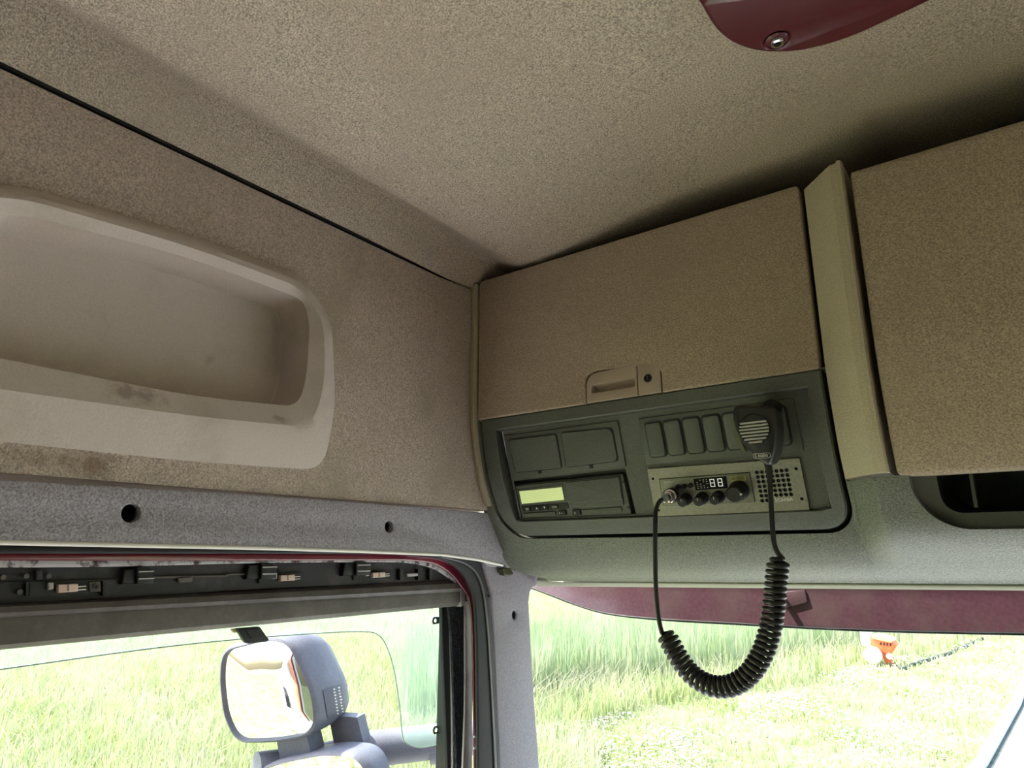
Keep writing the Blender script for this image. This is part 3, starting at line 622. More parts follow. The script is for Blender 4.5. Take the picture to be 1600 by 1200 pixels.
# ================================================================== A PILLAR, WINDSCREEN
pil = slab('trim_2', XP(-.685), XP(-.685).pts([(752, 872), (800, 868), (852, 868), (852, 909), (842, 914), (834, 918), (829, 925), (827, 940), (829, 980), (836, 1100), (846, 1230), (852, 1340), (795, 1340), (781, 1210), (776, 1100), (772, 1000), (768, 930)]), 0, .02, M['pillar'], bev=.004, holes=[circ(XP(-.685).at(804, 961), .0045, 16, .006)])
tag(pil, 'grey front pillar trim between the door and the windscreen with one screw hole', kind='structure')
c = XP(-.685).at(804, 961); xpp = XP(-.685)
loft('hole_sleeve', [[xpp.w(c[0] + .0045 * math.cos(2 * math.pi * k / 16), c[1] + .006 * math.sin(2 * math.pi * k / 16), h) for k in range(16)] for h in (-.002, -.018)], M['black'], pil, cap0=False)
slab('corner_filler', XP(-.689), XP(-.689).pts([(640, 850), (820, 855), (820, 900), (775, 945), (762, 930), (742, 888), (700, 872), (660, 868)]), 0, .003, M['rubber'], pil)
slab('upper_joint', XP(-.681), XP(-.681).pts([(700, 858), (860, 858), (860, 891), (800, 888), (764, 885), (752, 876), (735, 866)]), 0, .003, M['grey'], pil, bev=.002)
slab('trim_clip', XP(-.672), rounded(XP(-.672).pts([(785, 888), (798, 887), (803, 897), (797, 901), (788, 899)]), .002), 0, .01, mat('clip_olive', (.05, .05, .02), .4, .5), pil, bev=.001)
tp = Pl((0, .972, -.037), (1, 0, 0), (0, -1, .9))
ts = slab('trim_3', tp, tp.pts([(838, 907), (880, 910), (1600, 916), (2300, 921), (2300, 931), (1600, 923.5), (880, 917), (840, 917)]), 0, .012, mat('pale_green_grey_trim', (.50, .52, .42), .5, .4), bev=.0015)
tag(ts, 'pale trim lip running along the top of the windscreen', kind='structure')
wd = empty('window_1', (0, 1.0, -.5)); tag(wd, 'front windscreen under the overhead console', kind='structure')
ws = Pl((0, .985, -.03), (1, 0, 0), (0, -.14, 1))
slab('glass', ws, [(-.70, .01), (1.5, .01), (1.5, -.9), (-.70, -.9)], 0, .005, M['glass'], wd)

# ================================================================== EXTERIOR SUN VISOR
vp = Pl((0, 1.16, -.09), (1, 0, 0), (0, .25, 1))
vs = empty('sun_visor', vp.w(0, 0), label='burgundy exterior sun visor curving across the top of the windscreen', cat='sun visor')
bot = spl([(*p, 0) for p in vp.pts([(812, 912), (850, 926), (900, 945), (950, 959), (1030, 968), (1150, 975), (1300, 983), (1450, 988), (1600, 991), (1900, 1000), (2600, 1010)])], 6)
rg = []
for hh, dd_ in ((0, 0), (.25, -.0003), (.50, -.0008), (.60, -.0006), (.66, -.0016), (.72, -.0010), (1.0, .002)):
    R = []
    for p in bot:
        top = .075; v_ = p.y + (top - p.y) * hh; R.append(vp.w(p.x, v_, -dd_))
    rg.append(R)
back = [[v + Vector((0, .012, .002)) for v in R] for R in rg[::-1]]
allr = rg + back
loft('visor_blade', allr + [rg[0]], M['visor'], vs, False, False, closed=False, ang=15)
tube('bottom_bead', [vp.w(p.x, p.y, .001) for p in bot], .0022, M['black'], vs, 6)
slab('mounting_bracket', vp, vp.pts([(1222, 926), (1258, 922), (1263, 942), (1240, 948), (1225, 944)]), .004, .004, M['visor'], vs, bev=.001)
slab('bracket_tab', vp, vp.pts([(1210, 925), (1222, 925), (1236, 950), (1230, 953)]), .012, .004, M['visor'], vs, bev=.001)

# ================================================================== DOOR (left)
dr = empty('door_1', (-.70, .5, -.1)); tag(dr, 'left cab door with dark seals, burgundy frame and side glass', kind='structure')
def ribbon(name, x, O, I, th, m, bev=.001, front=0):
    """band between outer and inner outlines on the door plane"""
    O2 = spl([(*XP(x).at(*p), 0) for p in O], 6); I2 = spl([(*XP(x).at(*p), 0) for p in I], 6)
    return slab(name, XP(x), [(p.x, p.y) for p in O2] + [(p.x, p.y) for p in I2[::-1]], front, th, m, dr, bev=bev)
# head liner return, seal, frame, inner strips
ribbon('outer_seal', -.676, [(-300, 852), (0, 852), (300, 856), (560, 862), (690, 870), (742, 886), (762, 930), (770, 1000), (776, 1100), (784, 1230), (790, 1330)],
       [(-300, 864), (0, 865), (300, 865), (560, 866), (660, 869), (706, 881), (735, 915), (744, 960), (747, 1100), (748, 1230), (750, 1330)], .006, M['rubber'], .002)
ribbon('seal_bead', -.674, [(690, 869), (730, 880), (752, 905), (762, 960), (769, 1060), (777, 1200), (783, 1330)], [(690, 871), (729, 883), (749, 907), (759, 960), (766, 1060), (773, 1200), (779, 1330)], .002, mat('grey_bead', (.09, .095, .10), .35, .5), .0008)
ribbon('frame_flange', -.694, [(-300, 863), (0, 864), (300, 865), (560, 865), (660, 867), (704, 880), (734, 914), (744, 960), (750, 1100), (752, 1230), (754, 1330)],
       [(-300, 876), (0, 876), (300, 876.5), (560, 876), (650, 877), (690, 887), (719, 914), (737, 955), (741, 1100), (743, 1230), (744, 1330)], .004, M['burgundy'], .0015)
ribbon('worn_flange', -.700, [(-300, 873), (0, 873), (200, 873), (400, 874), (560, 874), (650, 876), (690, 886), (720, 914), (732, 930)],
       [(-300, 888), (0, 887), (200, 885), (400, 880), (560, 878.5), (640, 880), (680, 890), (710, 910), (726, 930)], .004, M['worn'], .001)
carrier = ribbon('carrier_strip', -.708, [(-300, 886), (0, 885), (200, 882.5), (400, 880), (560, 878), (645, 880), (688, 892), (720, 912), (728, 922)],
       [(-300, 956), (0, 944), (200, 934), (400, 921), (560, 914), (645, 911), (688, 909), (720, 914), (726, 924)], .012, M['carrier'], .001)
cpn = XP(-.706)
slab('carrier_groove', cpn, cpn.pts([(-200, 911), (0, 910), (185, 905), (185, 907), (0, 912.5), (-200, 914)]), .0015, .003, M['black'], dr)
slab('carrier_ledge', cpn, cpn.pts([(235, 901), (350, 899), (356, 896.5), (400, 895.5), (400, 897.5), (358, 898.5), (352, 901), (240, 904)]), .002, .004, M['blind'], dr)
slab('carrier_rib', cpn, cpn.pts([(54, 891), (64, 891), (64, 905), (54, 906)]), .004, .006, M['carrier'], dr, bev=.0008)
for x in (38, 158, 40.5):
    if x > 39 and x < 41: continue
    slab('carrier_rib', cpn, cpn.pts([(x, 909), (x + 4, 909), (x + 4, 930), (x, 931)]), .004, .006, M['black'], dr)
for (x, y, s) in ((107, 919, 1), (448, 903, .72), (590, 898.5, .62)):
    slab('clip_recess', cpn, cpn.pts([(x - 62 * s, y - 9 * s), (x + 32 * s, y - 11 * s), (x + 32 * s, y + 9 * s), (x - 62 * s, y + 12 * s)]), .0016, .003, M['black'], dr)
    k = slab('connector', cpn, rounded(cpn.pts([(x - 21 * s, y - 6 * s), (x + 10 * s, y - 7.5 * s), (x + 10 * s, y + 5 * s), (x - 21 * s, y + 7 * s)]), .001), .0075, .006, M['peach'], dr, bev=.0008); k['label'] = 'small peach plastic connector'
    slab('connector_notch', cpn, cpn.pts([(x - 7 * s, y - 6 * s), (x - 5 * s, y - 6.2 * s), (x - 5 * s, y + 4 * s), (x - 7 * s, y + 4.3 * s)]), .0078, .001, M['blind'], k)
    for j in (0, 5): slab('wire', cpn, cpn.pts([(x + 10 * s, y - (3 - j) * s), (x + 24 * s, y - (4 - j) * s), (x + 24 * s, y - (2.4 - j) * s), (x + 10 * s, y - (1.4 - j) * s)]), .005, .0015, M['edge'], dr)
    slab('rail_clip', cpn, rounded(cpn.pts([(x - 36 * s, y - 9 * s), (x - 27 * s, y - 9 * s), (x - 27 * s, y + 1 * s), (x - 36 * s, y + 3 * s)]), .0008), .006, .004, M['alu'], dr, bev=.0008)
for (x, y, s) in ((212, 900, 1), (405, 893, .95), (553, 889, .85)):
    slab('bracket_base', cpn, cpn.pts([(x - 22 * s, y - 11 * s), (x - 4 * s, y - 12 * s), (x - 4 * s, y + 11 * s), (x - 26 * s, y + 13 * s)]), .006, .008, M['black'], dr, bev=.0015)
    b_ = slab('bracket', cpn, cpn.pts([(x - 5 * s, y - 14 * s), (x + 12 * s, y - 14 * s), (x + 20 * s, y - 7 * s), (x + 20 * s, y + 11 * s), (x - 5 * s, y + 12 * s)]), .010, .012, M['black'], dr, bev=.0008)
    for yy in (-8, 3): slab('bracket_lip', cpn, cpn.pts([(x - 4 * s, y + yy * s), (x + 20 * s, y + (yy - .6) * s), (x + 20 * s, y + (yy + 1.5) * s), (x - 4 * s, y + (yy + 2.2) * s)]), .0115, .002, M['alu'], b_)
slab('carrier_boss', cpn, rounded(cpn.pts([(275, 902.5), (298, 901), (298, 909), (277, 910.5)]), .0015), .004, .005, M['blind'], dr, bev=.001)
slab('carrier_boss', cpn, rounded(cpn.pts([(137, 909), (155, 908), (156, 924), (138, 925)]), .001), .003, .004, M['blind'], dr, bev=.0008)
lathe('boss_ring', cpn, cpn.at(147, 916), [(.0026, .003), (.0026, .0045), (.0014, .0045), (.0001, .0035)], M['carrier'], dr, 16)
for c in ((40, 900), (75, 900), (4, 902), (30, 925)):
    lathe('boss_ring', cpn, cpn.at(*c), [(.0022, .001), (.0022, .0022), (.0012, .0024), (.0001, .0022)], M['blind'], dr, 14)
for (x0, x1) in ((622, 628), (650, 655), (668, 672)): slab('carrier_rib', cpn, cpn.pts([(x0, 889), (x1, 889), (x1, 905), (x0, 906)]), .004, .006, M['black'], dr)
slab('rail_clip', cpn, rounded(cpn.pts([(632, 896), (650, 895.5), (650, 900), (634, 901)]), .0006), .004, .004, M['alu'], dr, bev=.0006)
# window front channel: metal strip, felt, black guide
ribbon('metal_channel', -.706, [(727, 930), (727, 1000), (727, 1100), (723, 1220), (720, 1330)][::1], [(736, 930), (738, 1000), (738, 1100), (738, 1220), (737, 1330)], .004, M['alu'], .001)
felt = ribbon('felt_channel', -.716, [(700, 940), (706, 1000), (710, 1100), (715, 1230), (718, 1330)], [(730, 940), (729, 1000), (728, 1100), (726, 1230), (724, 1330)], .005, M['felt'], .001)
ribbon('guide_lip', -.722, [(700, 948), (703, 960), (706, 1060), (708, 1230), (709, 1330)], [(703, 948), (707, 965), (710, 1060), (713, 1230), (714, 1330)], .004, M['alu'], .0008)
ribbon('glass_guide', -.728, [(691, 930), (692, 1000), (696, 1100), (701, 1230), (704, 1330)], [(703, 930), (705, 1000), (707, 1100), (710, 1230), (712, 1330)], .008, M['rubber'], .0015)
box('door_post', (-.762, XP(-.735).at(706, 1000)[0], -.98), (-.735, .885, -.05), M['black'], dr)
slab('roller_bearing', XP(-.700), XP(-.700).pts([(722, 906), (733, 903), (736, 918), (737, 936), (726, 938), (722, 930)]), 0, .008, M['carrier'], dr, bev=.0015)
slab('bearing_plate', XP(-.699), XP(-.699).pts([(728, 920), (735, 919), (736, 937), (730, 938)]), .002, .003, M['alu'], dr, bev=.0008, holes=[circ(XP(-.699).at(732, 929), .0012, 10)])
for c in ((744, 1040), (747, 1139)): lathe('rivet', XP(-.690), XP(-.690).at(*c), [(.0012, 0), (.001, .001), (.0001, .0012)], M['print'], dr, 10)
for L in ([(741, 1150), (750, 1150), (750, 1153), (741, 1153)], [(741, 1168), (750, 1167), (750, 1170), (741, 1171)], [(745, 1151), (748, 1151), (748, 1170), (745, 1170)]): slab('latch_wire', XP(-.689), XP(-.689).pts(L), 0, .002, M['edge'], dr)
# side glass
gx = XP(-.745)
slab('side_glass', gx, [(YB, -.03), (.845, -.03), (.87, -.9), (YB, -.9)], 0, .004, M['glass'], dr)
# hidden upper frame behind the carrier + lower door skin outside
box('roof_rail', (-.765, YB, -.062), (-.724, .86, .06), M['burgundy'], dr)
# ---- outer cab skin behind the door
cs = slab('wall_rear_side', XP(-.74), [(YB - 1.0, -2.0), (YB, -2.0), (YB, .55), (YB - 1.0, .45)], 0, .04, M['burgundy'], bev=.01); tag(cs, 'burgundy rear cab side', kind='structure')

# ================================================================== ROLLER BLIND
rb = empty('roller_blind', (-.70, .5, -.05), label='dusty grey roller blind cassette across the top of the side window', cat='roller blind')
def brow(px0, py0, px1, py1, x):
    a = XP(x).at(px0, py0); b = XP(x).at(px1, py1); return a, b
secs = [(943, 904.5, -.712), (945, 906, -.704), (950, 911, -.699), (958, 919, -.698), (964.5, 923.5, -.700), (965.5, 924.5, -.7025), (985, 928, -.701), (1008, 940, -.7015), (1014, 945, -.706), (1015.5, 946, -.712)]
R0, R1 = [], []
for yl, yr_, x in secs:
    a, b = XP(x).at(0, yl), XP(x).at(724, yr_); dy = (b[1] - a[1]) / (b[0] - a[0])
    R0.append(Vector((x, -.9, a[1] + dy * (-.9 - a[0])))); R1.append(Vector((x, .842, a[1] + dy * (.842 - a[0]))))
bl = lambda R: R + [Vector((-.716, R[0].y, R[-1].z)), Vector((-.716, R[0].y, R[0].z))]
loft('cassette', [bl(R0), bl(R1)], M['blind'], rb, ang=25)
slab('end_cap', XP(-.699), XP(-.699).pts([(720, 905), (727, 906), (727, 945), (721, 948)]), 0, .016, M['alu'], rb, bev=.0012)
tb = slab('pull_tab', XP(-.697), rounded(XP(-.697).pts([(370, 982), (406, 979), (421, 1000), (418, 1003), (388, 1006), (384, 1004)]), .0015), 0, .006, M['black'], rb, bev=.001); tb['label'] = 'black pull tab'
slab('pad', XP(-.697), rounded(XP(-.697).pts([(384, 984), (402, 982.5), (410, 997), (391, 999)]), .001), .001, .002, M['rubber'], tb, bev=.0005)
slab('tab_clip', XP(-.700), XP(-.700).pts([(362, 983), (372, 982), (374, 988), (366, 989)]), 0, .004, mat('brass_clip', (.45, .40, .20), .4, .5), rb, bev=.0005)

# ================================================================== WIND DEFLECTOR outside the side glass
dx = XP(-.765)
wdv = empty('wind_deflector', (-.765, .7, -.1), label='hazy clear wind deflector round the side window edge with two metal clips', cat='wind deflector')
inn = spl([(*dx.at(*p), 0) for p in [(-400, 1100), (0, 1046), (200, 1018), (330, 1003), (460, 992), (560, 987), (592, 993), (608, 1020), (618, 1060), (625, 1110), (629, 1150), (636, 1162), (660, 1168), (700, 1160)]], 6)
outr = dx.pts([(720, 1150), (716, 930), (400, 930), (0, 960), (-400, 980)])
slab('acrylic_band', dx, [(p.x, p.y) for p in inn] + outr, 0, .003, M['deflector'], wdv, bev=.0005)
tube('polished_edge', [dx.w(p.x, p.y, 0) for p in inn], .0008, mat('edge_dark', (.30, .36, .33), .3, .5), wdv, 6)
for c in ((679, 969), (680, 1139)):
    a = dx.at(*c)
    slab('metal_clip', dx, rounded([(a[0] - .011, a[1] - .006), (a[0] + .014, a[1] - .0045), (a[0] + .014, a[1] + .0045), (a[0] - .011, a[1] + .006)], .005), .006, .004, M['chrome'], wdv, bev=.0012, holes=[circ((a[0] - .004, a[1]), .0028, 14)])

# ================================================================== WING MIRRORS
hx = Vector((1, 0, 0))
g_in = Pl((-1.0, 0, 0), (0, 1, 0), (0, 0, 1)).w(*XP(-1.0).at(487, 1090)); g_out = Vector((-1.2, *XP(-1.2).at(345, 1080)))
mn = (Vector((-.20, -.95, -.22)).normalized() - ray(430, 1080).normalized()).normalized()   # faces the driver and the trailer flank
uu = Vector((-mn.y, mn.x, 0)).normalized(); vv = mn.cross(uu).normalized()
mp = Pl(g_in, uu, vv)
assert mp.n.y < 0
mr = empty('wing_mirror', mp.w(-.1, -.1), label='large upper wing mirror in a blue-grey housing, outside the side window', cat='mirror', group='wing mirrors outside the left door')
mo = mp.pts([(350, 1016), (420, 998), (452, 1006), (488, 1085), (492, 1130), (478, 1148), (430, 1157), (372, 1158), (352, 1120), (345, 1060)])
rad = [.03, .03, .04, .05, .03, .03, .05, .04, .05, .05]
mo_r = rounded(mo, rad, 6)
mc_ = (sum(p[0] for p in mo_r) / len(mo_r), sum(p[1] for p in mo_r) / len(mo_r))
def msc(s, h, dxx=0, dzz=0, sz=None):
    sz = sz or s; return [mp.w(mc_[0] + (x - mc_[0]) * s + dxx, mc_[1] + (z - mc_[1]) * sz + dzz, h) for x, z in mo_r]
loft('housing', [msc(.97, -.004), msc(1.0, .003), msc(1.045, .0), msc(1.07, -.01), msc(1.07, -.055, .004, .002), msc(1.02, -.096, .006, .0, 1.01), msc(.90, -.124, .006, -.002, .89), msc(.64, -.140, .004, -.004, .64)], M['housing'], mr, cap0=False, ang=40)
loft('mirror_glass', [msc(.975, -.006)] + [msc(.975 * q_, -.0025 + .0085 * (1 - q_ * q_)) for q_ in (1, .93, .85, .75, .65, .55, .45, .35, .25, .15, .07, .01)], M['mirror'], mr, ang=60)
# arm
def m3(px, py, x): a = XP(x).at(px, py); return Vector((x, a[0], a[1]))
armp = [m3(400, 1205, -1.10), m3(500, 1190, -1.06), m3(570, 1172, -1.0), m3(640, 1163, -.95), m3(700, 1156, -.90), m3(760, 1150, -.86)]
def flat_tube(name, pts, w, h, m, parent):
    pts = spl(pts, 6); rings = []
    for i, p in enumerate(pts):
        t = (pts[min(i + 1, len(pts) - 1)] - pts[max(i - 1, 0)]).normalized(); s_ = t.cross(Vector((0, 0, 1))).normalized(); u_ = s_.cross(t)
        rings.append([p + s_ * w * sg * math.cos(a) + u_ * h * math.sin(a) for sg in (1,) for a in [2 * math.pi * k / 20 for k in range(20)]])
    return loft(name, rings, m, parent, ang=60)
flat_tube('mirror_arm', armp, .034, .029, M['housing'], mr)
flat_tube('arm_knuckle', [m3(672, 1166, -.925), m3(690, 1165, -.91), m3(712, 1162, -.895)], .034, .029, M['housing'], mr)
nb = [mp.w(*mp.at(450, 1150), -.03), mp.w(*mp.at(455, 1200), -.04)]
def rect_post(name, a, b, w, d, m, parent):
    U = mp.u; D = mp.n; rings = []
    for p, s in ((a, 1), (b, 1.05)):
        rings.append([p + U * (x * w * s) + D * (y * d) for x, y in ((-1, -1), (1, -1), (1, 1), (-1, 1))])
    return loft(name, rings, m, parent)
rect_post('mirror_stem', nb[0], nb[1], .030, .022, M['housing'], mr)
rect_post('mirror_stem', mp.w(*mp.at(500, 1138), -.09), mp.w(*mp.at(512, 1195), -.09), .028, .014, M['housing'], mr)
# lower main mirror, only its top edge shows
lm = empty('wing_mirror', mp.w(-.05, -.26), label='lower main wing mirror at the bottom edge, only its rounded top showing', cat='mirror', group='wing mirrors outside the left door')
lo = mp.pts([(388, 1206), (440, 1186), (515, 1172), (566, 1178), (585, 1210), (590, 1290), (590, 1420), (400, 1420), (372, 1300)])
lr = rounded(lo, .03, 6); lc = (sum(p[0] for p in lr) / len(lr), sum(p[1] for p in lr) / len(lr))
ls_ = lambda s, h: [mp.w(lc[0] + (x - lc[0]) * s, lc[1] + (z - lc[1]) * s, h) for x, z in lr]
loft('housing', [ls_(.93, .004), ls_(.96, .012), ls_(1, .006), ls_(1.01, -.01), ls_(.98, -.06), ls_(.8, -.10)], M['housing'], lm, cap0=False, ang=40)
loft('mirror_glass', [ls_(.935, .0), ls_(.935, .005)], M['mirror'], lm)
# sticker moulded to the flank of the housing
hous = [o for o in mr.children if o.name.startswith('housing')][0]
from mathutils.bvhtree import BVHTree
bmh = bmesh.new(); bmh.from_mesh(hous.data); bvh = BVHTree.FromBMesh(bmh); ml = Vector(mr.location)
def on_housing(px, py, o):
    for k in range(30):
        h = bvh.ray_cast(-ml, ray(px, py).normalized())
        if h[0]: return h[0] + ml - ray(px, py).normalized() * o
        px += (500 - px) * .06; py += (1090 - py) * .06
    return Vector(ml)
SQ = ((505, 1078), (534, 1068), (541, 1115), (513, 1126))
def bil(a, b): return tuple(SQ[0][k] * (1 - a) * (1 - b) + SQ[1][k] * a * (1 - b) + SQ[2][k] * a * b + SQ[3][k] * (1 - a) * b for k in (0, 1))
V = []; Fc = []
for o_ in (.002, -.001):
    for j in range(9):
        for i in range(9): V.append(on_housing(*bil(i / 8, j / 8), o_) or Vector((0, 0, 0)))
for L_ in (0, 81):
    Fc += [(L_ + j * 9 + i, L_ + j * 9 + i + 1, L_ + j * 9 + i + 10, L_ + j * 9 + i + 9) for j in range(8) for i in range(8)]
rim_ = [i for i in range(9)] + [8 + 9 * j for j in range(1, 9)] + [72 + i for i in range(7, -1, -1)] + [9 * j for j in range(7, 0, -1)]
for a, b in zip(rim_, rim_[1:] + rim_[:1]): Fc.append((a, b, b + 81, a + 81))
mesh('warning_label', V, Fc, mat('label_grey', (.12, .12, .16), .5, .3), mr)
V = []; Fc = []
for col_ in range(2):
    for k in range(9):
        u_, v_ = .52 + .26 * col_, .07 + k * .1; w_ = .08 + .05 * random.random()
        i = len(V); V += [on_housing(*bil(a, b), .0024) for a, b in ((u_, v_), (u_ + w_, v_ + .01), (u_ + w_, v_ + .06), (u_, v_ + .045))]; Fc.append((i, i + 1, i + 2, i + 3))
mesh('label_print', V, Fc, M['print'], mr, False)

# ================================================================== OUTSIDE
G = -2.6
def gp(px, py, z=G): d = ray(px, py); return d * (z / d.z)
gm = mesh('ground', [(-120, -60, G), (120, -60, G), (120, 160, G), (-120, 160, G)], [(0, 1, 2, 3)], M['ground'], None, False); tag(gm, 'bright meadow ground round the truck', kind='structure')
import numpy as np
rng = np.random.default_rng(3)
def field(name, X, Y, H, wd_, m, lab, cat, lean=.35, z0=G):
    n = len(X); a = rng.uniform(0, 2 * np.pi, n); ln = rng.normal(0, lean, n) * H; la = rng.uniform(0, 2 * np.pi, n)
    dx_, dy_ = np.cos(a) * wd_, np.sin(a) * wd_; V = np.zeros((n, 5, 3))
    V[:, 0] = np.stack([X - dx_, Y - dy_, np.full(n, z0)], 1); V[:, 1] = np.stack([X + dx_, Y + dy_, np.full(n, z0)], 1)
    mx_, my_ = X + np.cos(la) * ln * .3, Y + np.sin(la) * ln * .3
    V[:, 2] = np.stack([mx_ + dx_ * .8, my_ + dy_ * .8, z0 + H * .6], 1); V[:, 3] = np.stack([mx_ - dx_ * .8, my_ - dy_ * .8, z0 + H * .6], 1)
    V[:, 4] = np.stack([X + np.cos(la) * ln, Y + np.sin(la) * ln, z0 + H], 1)
    me = bpy.data.meshes.new(name); b = np.arange(n)[:, None] * 5
    me.vertices.add(n * 5); me.vertices.foreach_set('co', V.reshape(-1))
    loops = np.concatenate([b + np.array([[0, 1, 2, 3]]), b + np.array([[3, 2, 4]])], 1).reshape(-1)
    me.loops.add(len(loops)); me.loops.foreach_set('vertex_index', loops)
    me.polygons.add(n * 2); st_ = np.stack([np.arange(n) * 7, np.arange(n) * 7 + 4], 1).reshape(-1); tot = np.tile([4, 3], n)
    me.polygons.foreach_set('loop_start', st_); me.polygons.foreach_set('loop_total', tot); me.update(); me.validate()
    o = link(name, me, m); tag(o, lab, cat, kind='stuff'); return o
def side(P, a, b): return (b[0] - a[0]) * (P[1] - a[1]) - (b[1] - a[1]) * (P[0] - a[0])
X = -rng.uniform(1.6, 26, 30000); Y = rng.uniform(-30, 6, 30000)
field('roadside_grass', X, Y, rng.uniform(.06, .22, 30000), .02, M['blade'], 'short grass beside the trailer, seen in the wing mirror', 'grass', .4)
# ditch line (camera coords, metres)
DA, DB_ = np.array([-7.6, 9.2]), np.array([-3.2, 25.5])
def ditch_x(y): return DA[0] + (DB_[0] - DA[0]) * (y - DA[1]) / (DB_[1] - DA[1]) + .25 * np.sin(y * .9)
# polar sampling so that density follows distance
def polar(n, az0, az1, r0, r1):
    az = np.radians(rng.uniform(az0, az1, n)); t = rng.uniform(0, 1, n); r = r0 * (r1 / r0) ** t; return -np.sin(az) * r, np.cos(az) * r
X, Y = polar(170000, 30, 82, 4.5, 60); k = (X < ditch_x(Y) - .5) | (Y < 9.0); X, Y = X[k], Y[k]
kk = rng.random(len(X))
field('meadow_grass', X[kk < .6], Y[kk < .6], rng.uniform(.15, .5, (kk < .6).sum()), .006 + .0006 * np.hypot(X, Y)[kk < .6], M['blade'], 'tall sunlit meadow grass beyond the ditch and side window', 'grass')
field('dry_grass', X[kk > .85], Y[kk > .85], rng.uniform(.2, .55, (kk > .85).sum()), .005 + .0005 * np.hypot(X, Y)[kk > .85], M['straw'], 'pale dry stalks scattered through the tall meadow', 'grass', .6)
X, Y = polar(60000, 5, 45, 9, 60); dxx_ = ditch_x(Y) - X; k = (dxx_ > .2) & (dxx_ < 6); X, Y = X[k], Y[k]
field('reed_bed', X, Y, rng.uniform(.6, 1.3, len(X)), .010 + .0005 * np.hypot(X, Y), M['reed'], 'green reeds growing along the far bank of the ditch', 'reeds', .12)
X, Y = polar(70000, -5, 40, 8, 60); dxx_ = X - ditch_x(Y); k = (dxx_ > -.1) & (X < -.9 + (Y - 11) * .05) ; X, Y, dxx_ = X[k], Y[k], dxx_[k]
field('verge_grass', X, Y, np.where(dxx_ < 1.4, rng.uniform(.2, .55, len(X)), rng.uniform(.04, .14, len(X))), .008 + .0005 * np.hypot(X, Y), M['blade'], 'short mown verge grass between ditch and road', 'grass', .4)
k = (dxx_ < .7); field('dry_bank_grass', X[k][::2] - .3, Y[k][::2], rng.uniform(.3, .8, k.sum())[::2], .012, M['straw'], 'bleached dry grass along the near bank of the ditch', 'grass', .6)
dt = []
for y in np.linspace(9.4, 60, 60): x = float(ditch_x(y)); dt.append((x - .28, y)); 
V = [(x, y, G + .01) for x, y in dt] + [(x + .5, y, G + .01) for x, y in dt]
n_ = len(dt); dm_ = mesh('ditch', V, [(i, i + 1, n_ + i + 1, n_ + i) for i in range(n_ - 1)], M['ditch']); tag(dm_, 'dark narrow ditch between reeds and verge', kind='structure')
# flowers: small low heads in patches
X, Y = polar(60000, -6, 36, 8, 45); k = (X - ditch_x(Y) > 1.3) & (X < -.8 + (Y - 11) * .05); X, Y = X[k], Y[k]
pn = np.sin(X * 2.1 + Y * .5) * np.cos(Y * .9 - X) + .5 * np.sin(X * 5 + 2) * np.sin(Y * 2.3); k = pn + rng.normal(0, .55, len(pn)) > .62; X, Y = X[k], Y[k]
n = len(X); r = .010 + .0009 * np.hypot(X, Y); Z = G + rng.uniform(.06, .14, n); V = []; 
for d in ((-1, -1), (1, -1), (1, 1), (-1, 1)): V.append(np.stack([X + d[0] * r * .7, Y + d[1] * r * .7, Z], 1))
V = np.stack(V, 1).reshape(-1, 3); me = bpy.data.meshes.new('daisies'); me.from_pydata(V.tolist(), [], (np.arange(n * 4).reshape(-1, 4)).tolist())
tag(link('daisies', me, M['flower']), 'patches of small white flowers in the mown verge', 'flowers', kind='stuff')
# road with kerb
rd = mesh('road', [(-.78, 11.3, G + .03), (-.32, 18, G + .03), (.9, 40, G + .03), (5, 40, G + .03), (5, -30, G + .03), (-1.5, -30, G + .03), (-1.5, 5, G + .03), (-1.3, 9, G + .03)], [(0, 1, 2, 3, 4, 5, 6, 7)], M['concrete'], None, False); tag(rd, 'bright pale concrete road at the right edge', kind='structure')
kbp = [(-1.25, 8), (-.93, 11.2), (-.62, 15.9), (-.47, 19.6), (.6, 40)]
V = [(x, y, G + z) for x, y in kbp for z in (0,)] ; V = []
for x, y in kbp: V += [(x, y, G), (x, y, G + .10), (x + .13, y, G + .10), (x + .13, y, G)]
Fk = []
for i in range(len(kbp) - 1):
    for j in range(3): Fk.append((i * 4 + j, i * 4 + j + 1, (i + 1) * 4 + j + 1, (i + 1) * 4 + j))
tag(mesh('kerb', V, Fk, M['concrete'], None, False), 'pale concrete kerb along the road edge', kind='structure')
V = []
for x, y in kbp: V += [(x + .125, y, G + .036), (x + .185, y, G + .036)]
tag(mesh('gutter', V, [(i * 2, i * 2 + 1, i * 2 + 3, i * 2 + 2) for i in range(len(kbp) - 1)], M['soil'], None, False), 'dark weedy gutter joint beside the kerb', kind='structure')
# hose / rut line
tag(tube('drain_hose', [gp(1408, 1048) + Vector((0, 0, .03)), gp(1440, 1036) + Vector((0, 0, .03)), gp(1485, 1022) + Vector((0, 0, .03)), gp(1535, 999) + Vector((0, 0, .03))], .05, M['soil'], None, 8), 'dark hose lying across the verge behind the orange machine', 'hose')
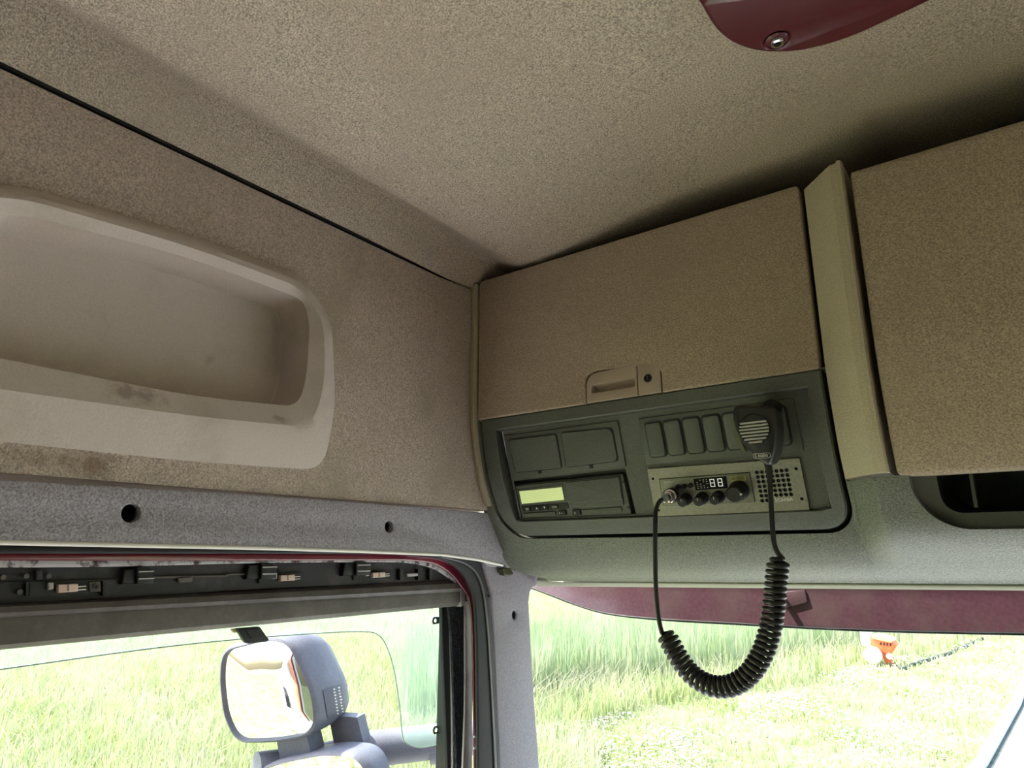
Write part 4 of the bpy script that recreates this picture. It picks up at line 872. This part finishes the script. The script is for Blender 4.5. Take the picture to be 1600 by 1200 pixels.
# orange hydrant-like machine
hb = gp(1385, 1040); hy = empty('orange_machine', (hb.x, hb.y, G), label='small orange machine with a white drum standing by the ditch', cat='machine')
mpn = Pl((hb.x, hb.y, hb.z), (1, 0, 0), (0, 0, 1))
slab('hopper', mpn, mpn.pts([(1363, 994), (1394, 998), (1401, 1008), (1392, 1022), (1377, 1016), (1364, 1010)]), .2, .5, M['orange'], hy, bev=.02)
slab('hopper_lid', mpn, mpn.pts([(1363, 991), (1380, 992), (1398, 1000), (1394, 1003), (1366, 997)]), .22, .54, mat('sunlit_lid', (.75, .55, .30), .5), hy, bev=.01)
for x_ in (1377, 1382, 1387, 1392): slab('dark_marking', mpn, mpn.pts([(x_, 1002 + (x_ - 1377) * .1), (x_ + 3, 1002.5 + (x_ - 1377) * .1), (x_ + 3, 1007 + (x_ - 1377) * .1), (x_, 1006.5 + (x_ - 1377) * .1)]), .205, .01, M['hatch'], hy)
slab('white_screen', mpn, rounded(mpn.pts([(1344, 984), (1361, 984), (1362, 1010), (1347, 1008)]), .05), .1, .3, M['white'], hy, bev=.02)
lathe('white_drum', mpn, mpn.at(1367, 1022), [(.19, 0), (.20, .1), (.20, .35), (.12, .42), (.0001, .43)], M['white'], hy, 20)
lathe('small_wheel', mpn, mpn.at(1392, 1024), [(.06, .1), (.07, .25), (.03, .28), (.0001, .28)], M['white'], hy, 16)
slab('leg', mpn, mpn.pts([(1379, 1018), (1386, 1018), (1396, 1036), (1394, 1044), (1386, 1042)]), .1, .2, M['orange'], hy, bev=.01)
# white trailer behind the cab, seen only in the mirror
tl = empty('trailer', (.45, -6, G), label='white box trailer reflected in the wing mirror', cat='trailer')
box('box_body', (-.80, -13, -1.4), (1.7, -2.6, 1.5), M['white'], tl, bev=.02)
box('side_rail', (-.81, -13, -1.55), (-.76, -2.6, -1.42), M['burgundy'], tl)
for y in (-11.5, -10.2, -8.9): 
    lathe('wheel', Pl((-.80, 0, 0), (0, 1, 0), (0, 0, 1)), (y, G + .5), [(.5, -.3), (.5, .02), (.44, .04), (.2, .02), (.0001, .02)], M['rubber'], tl, 28)
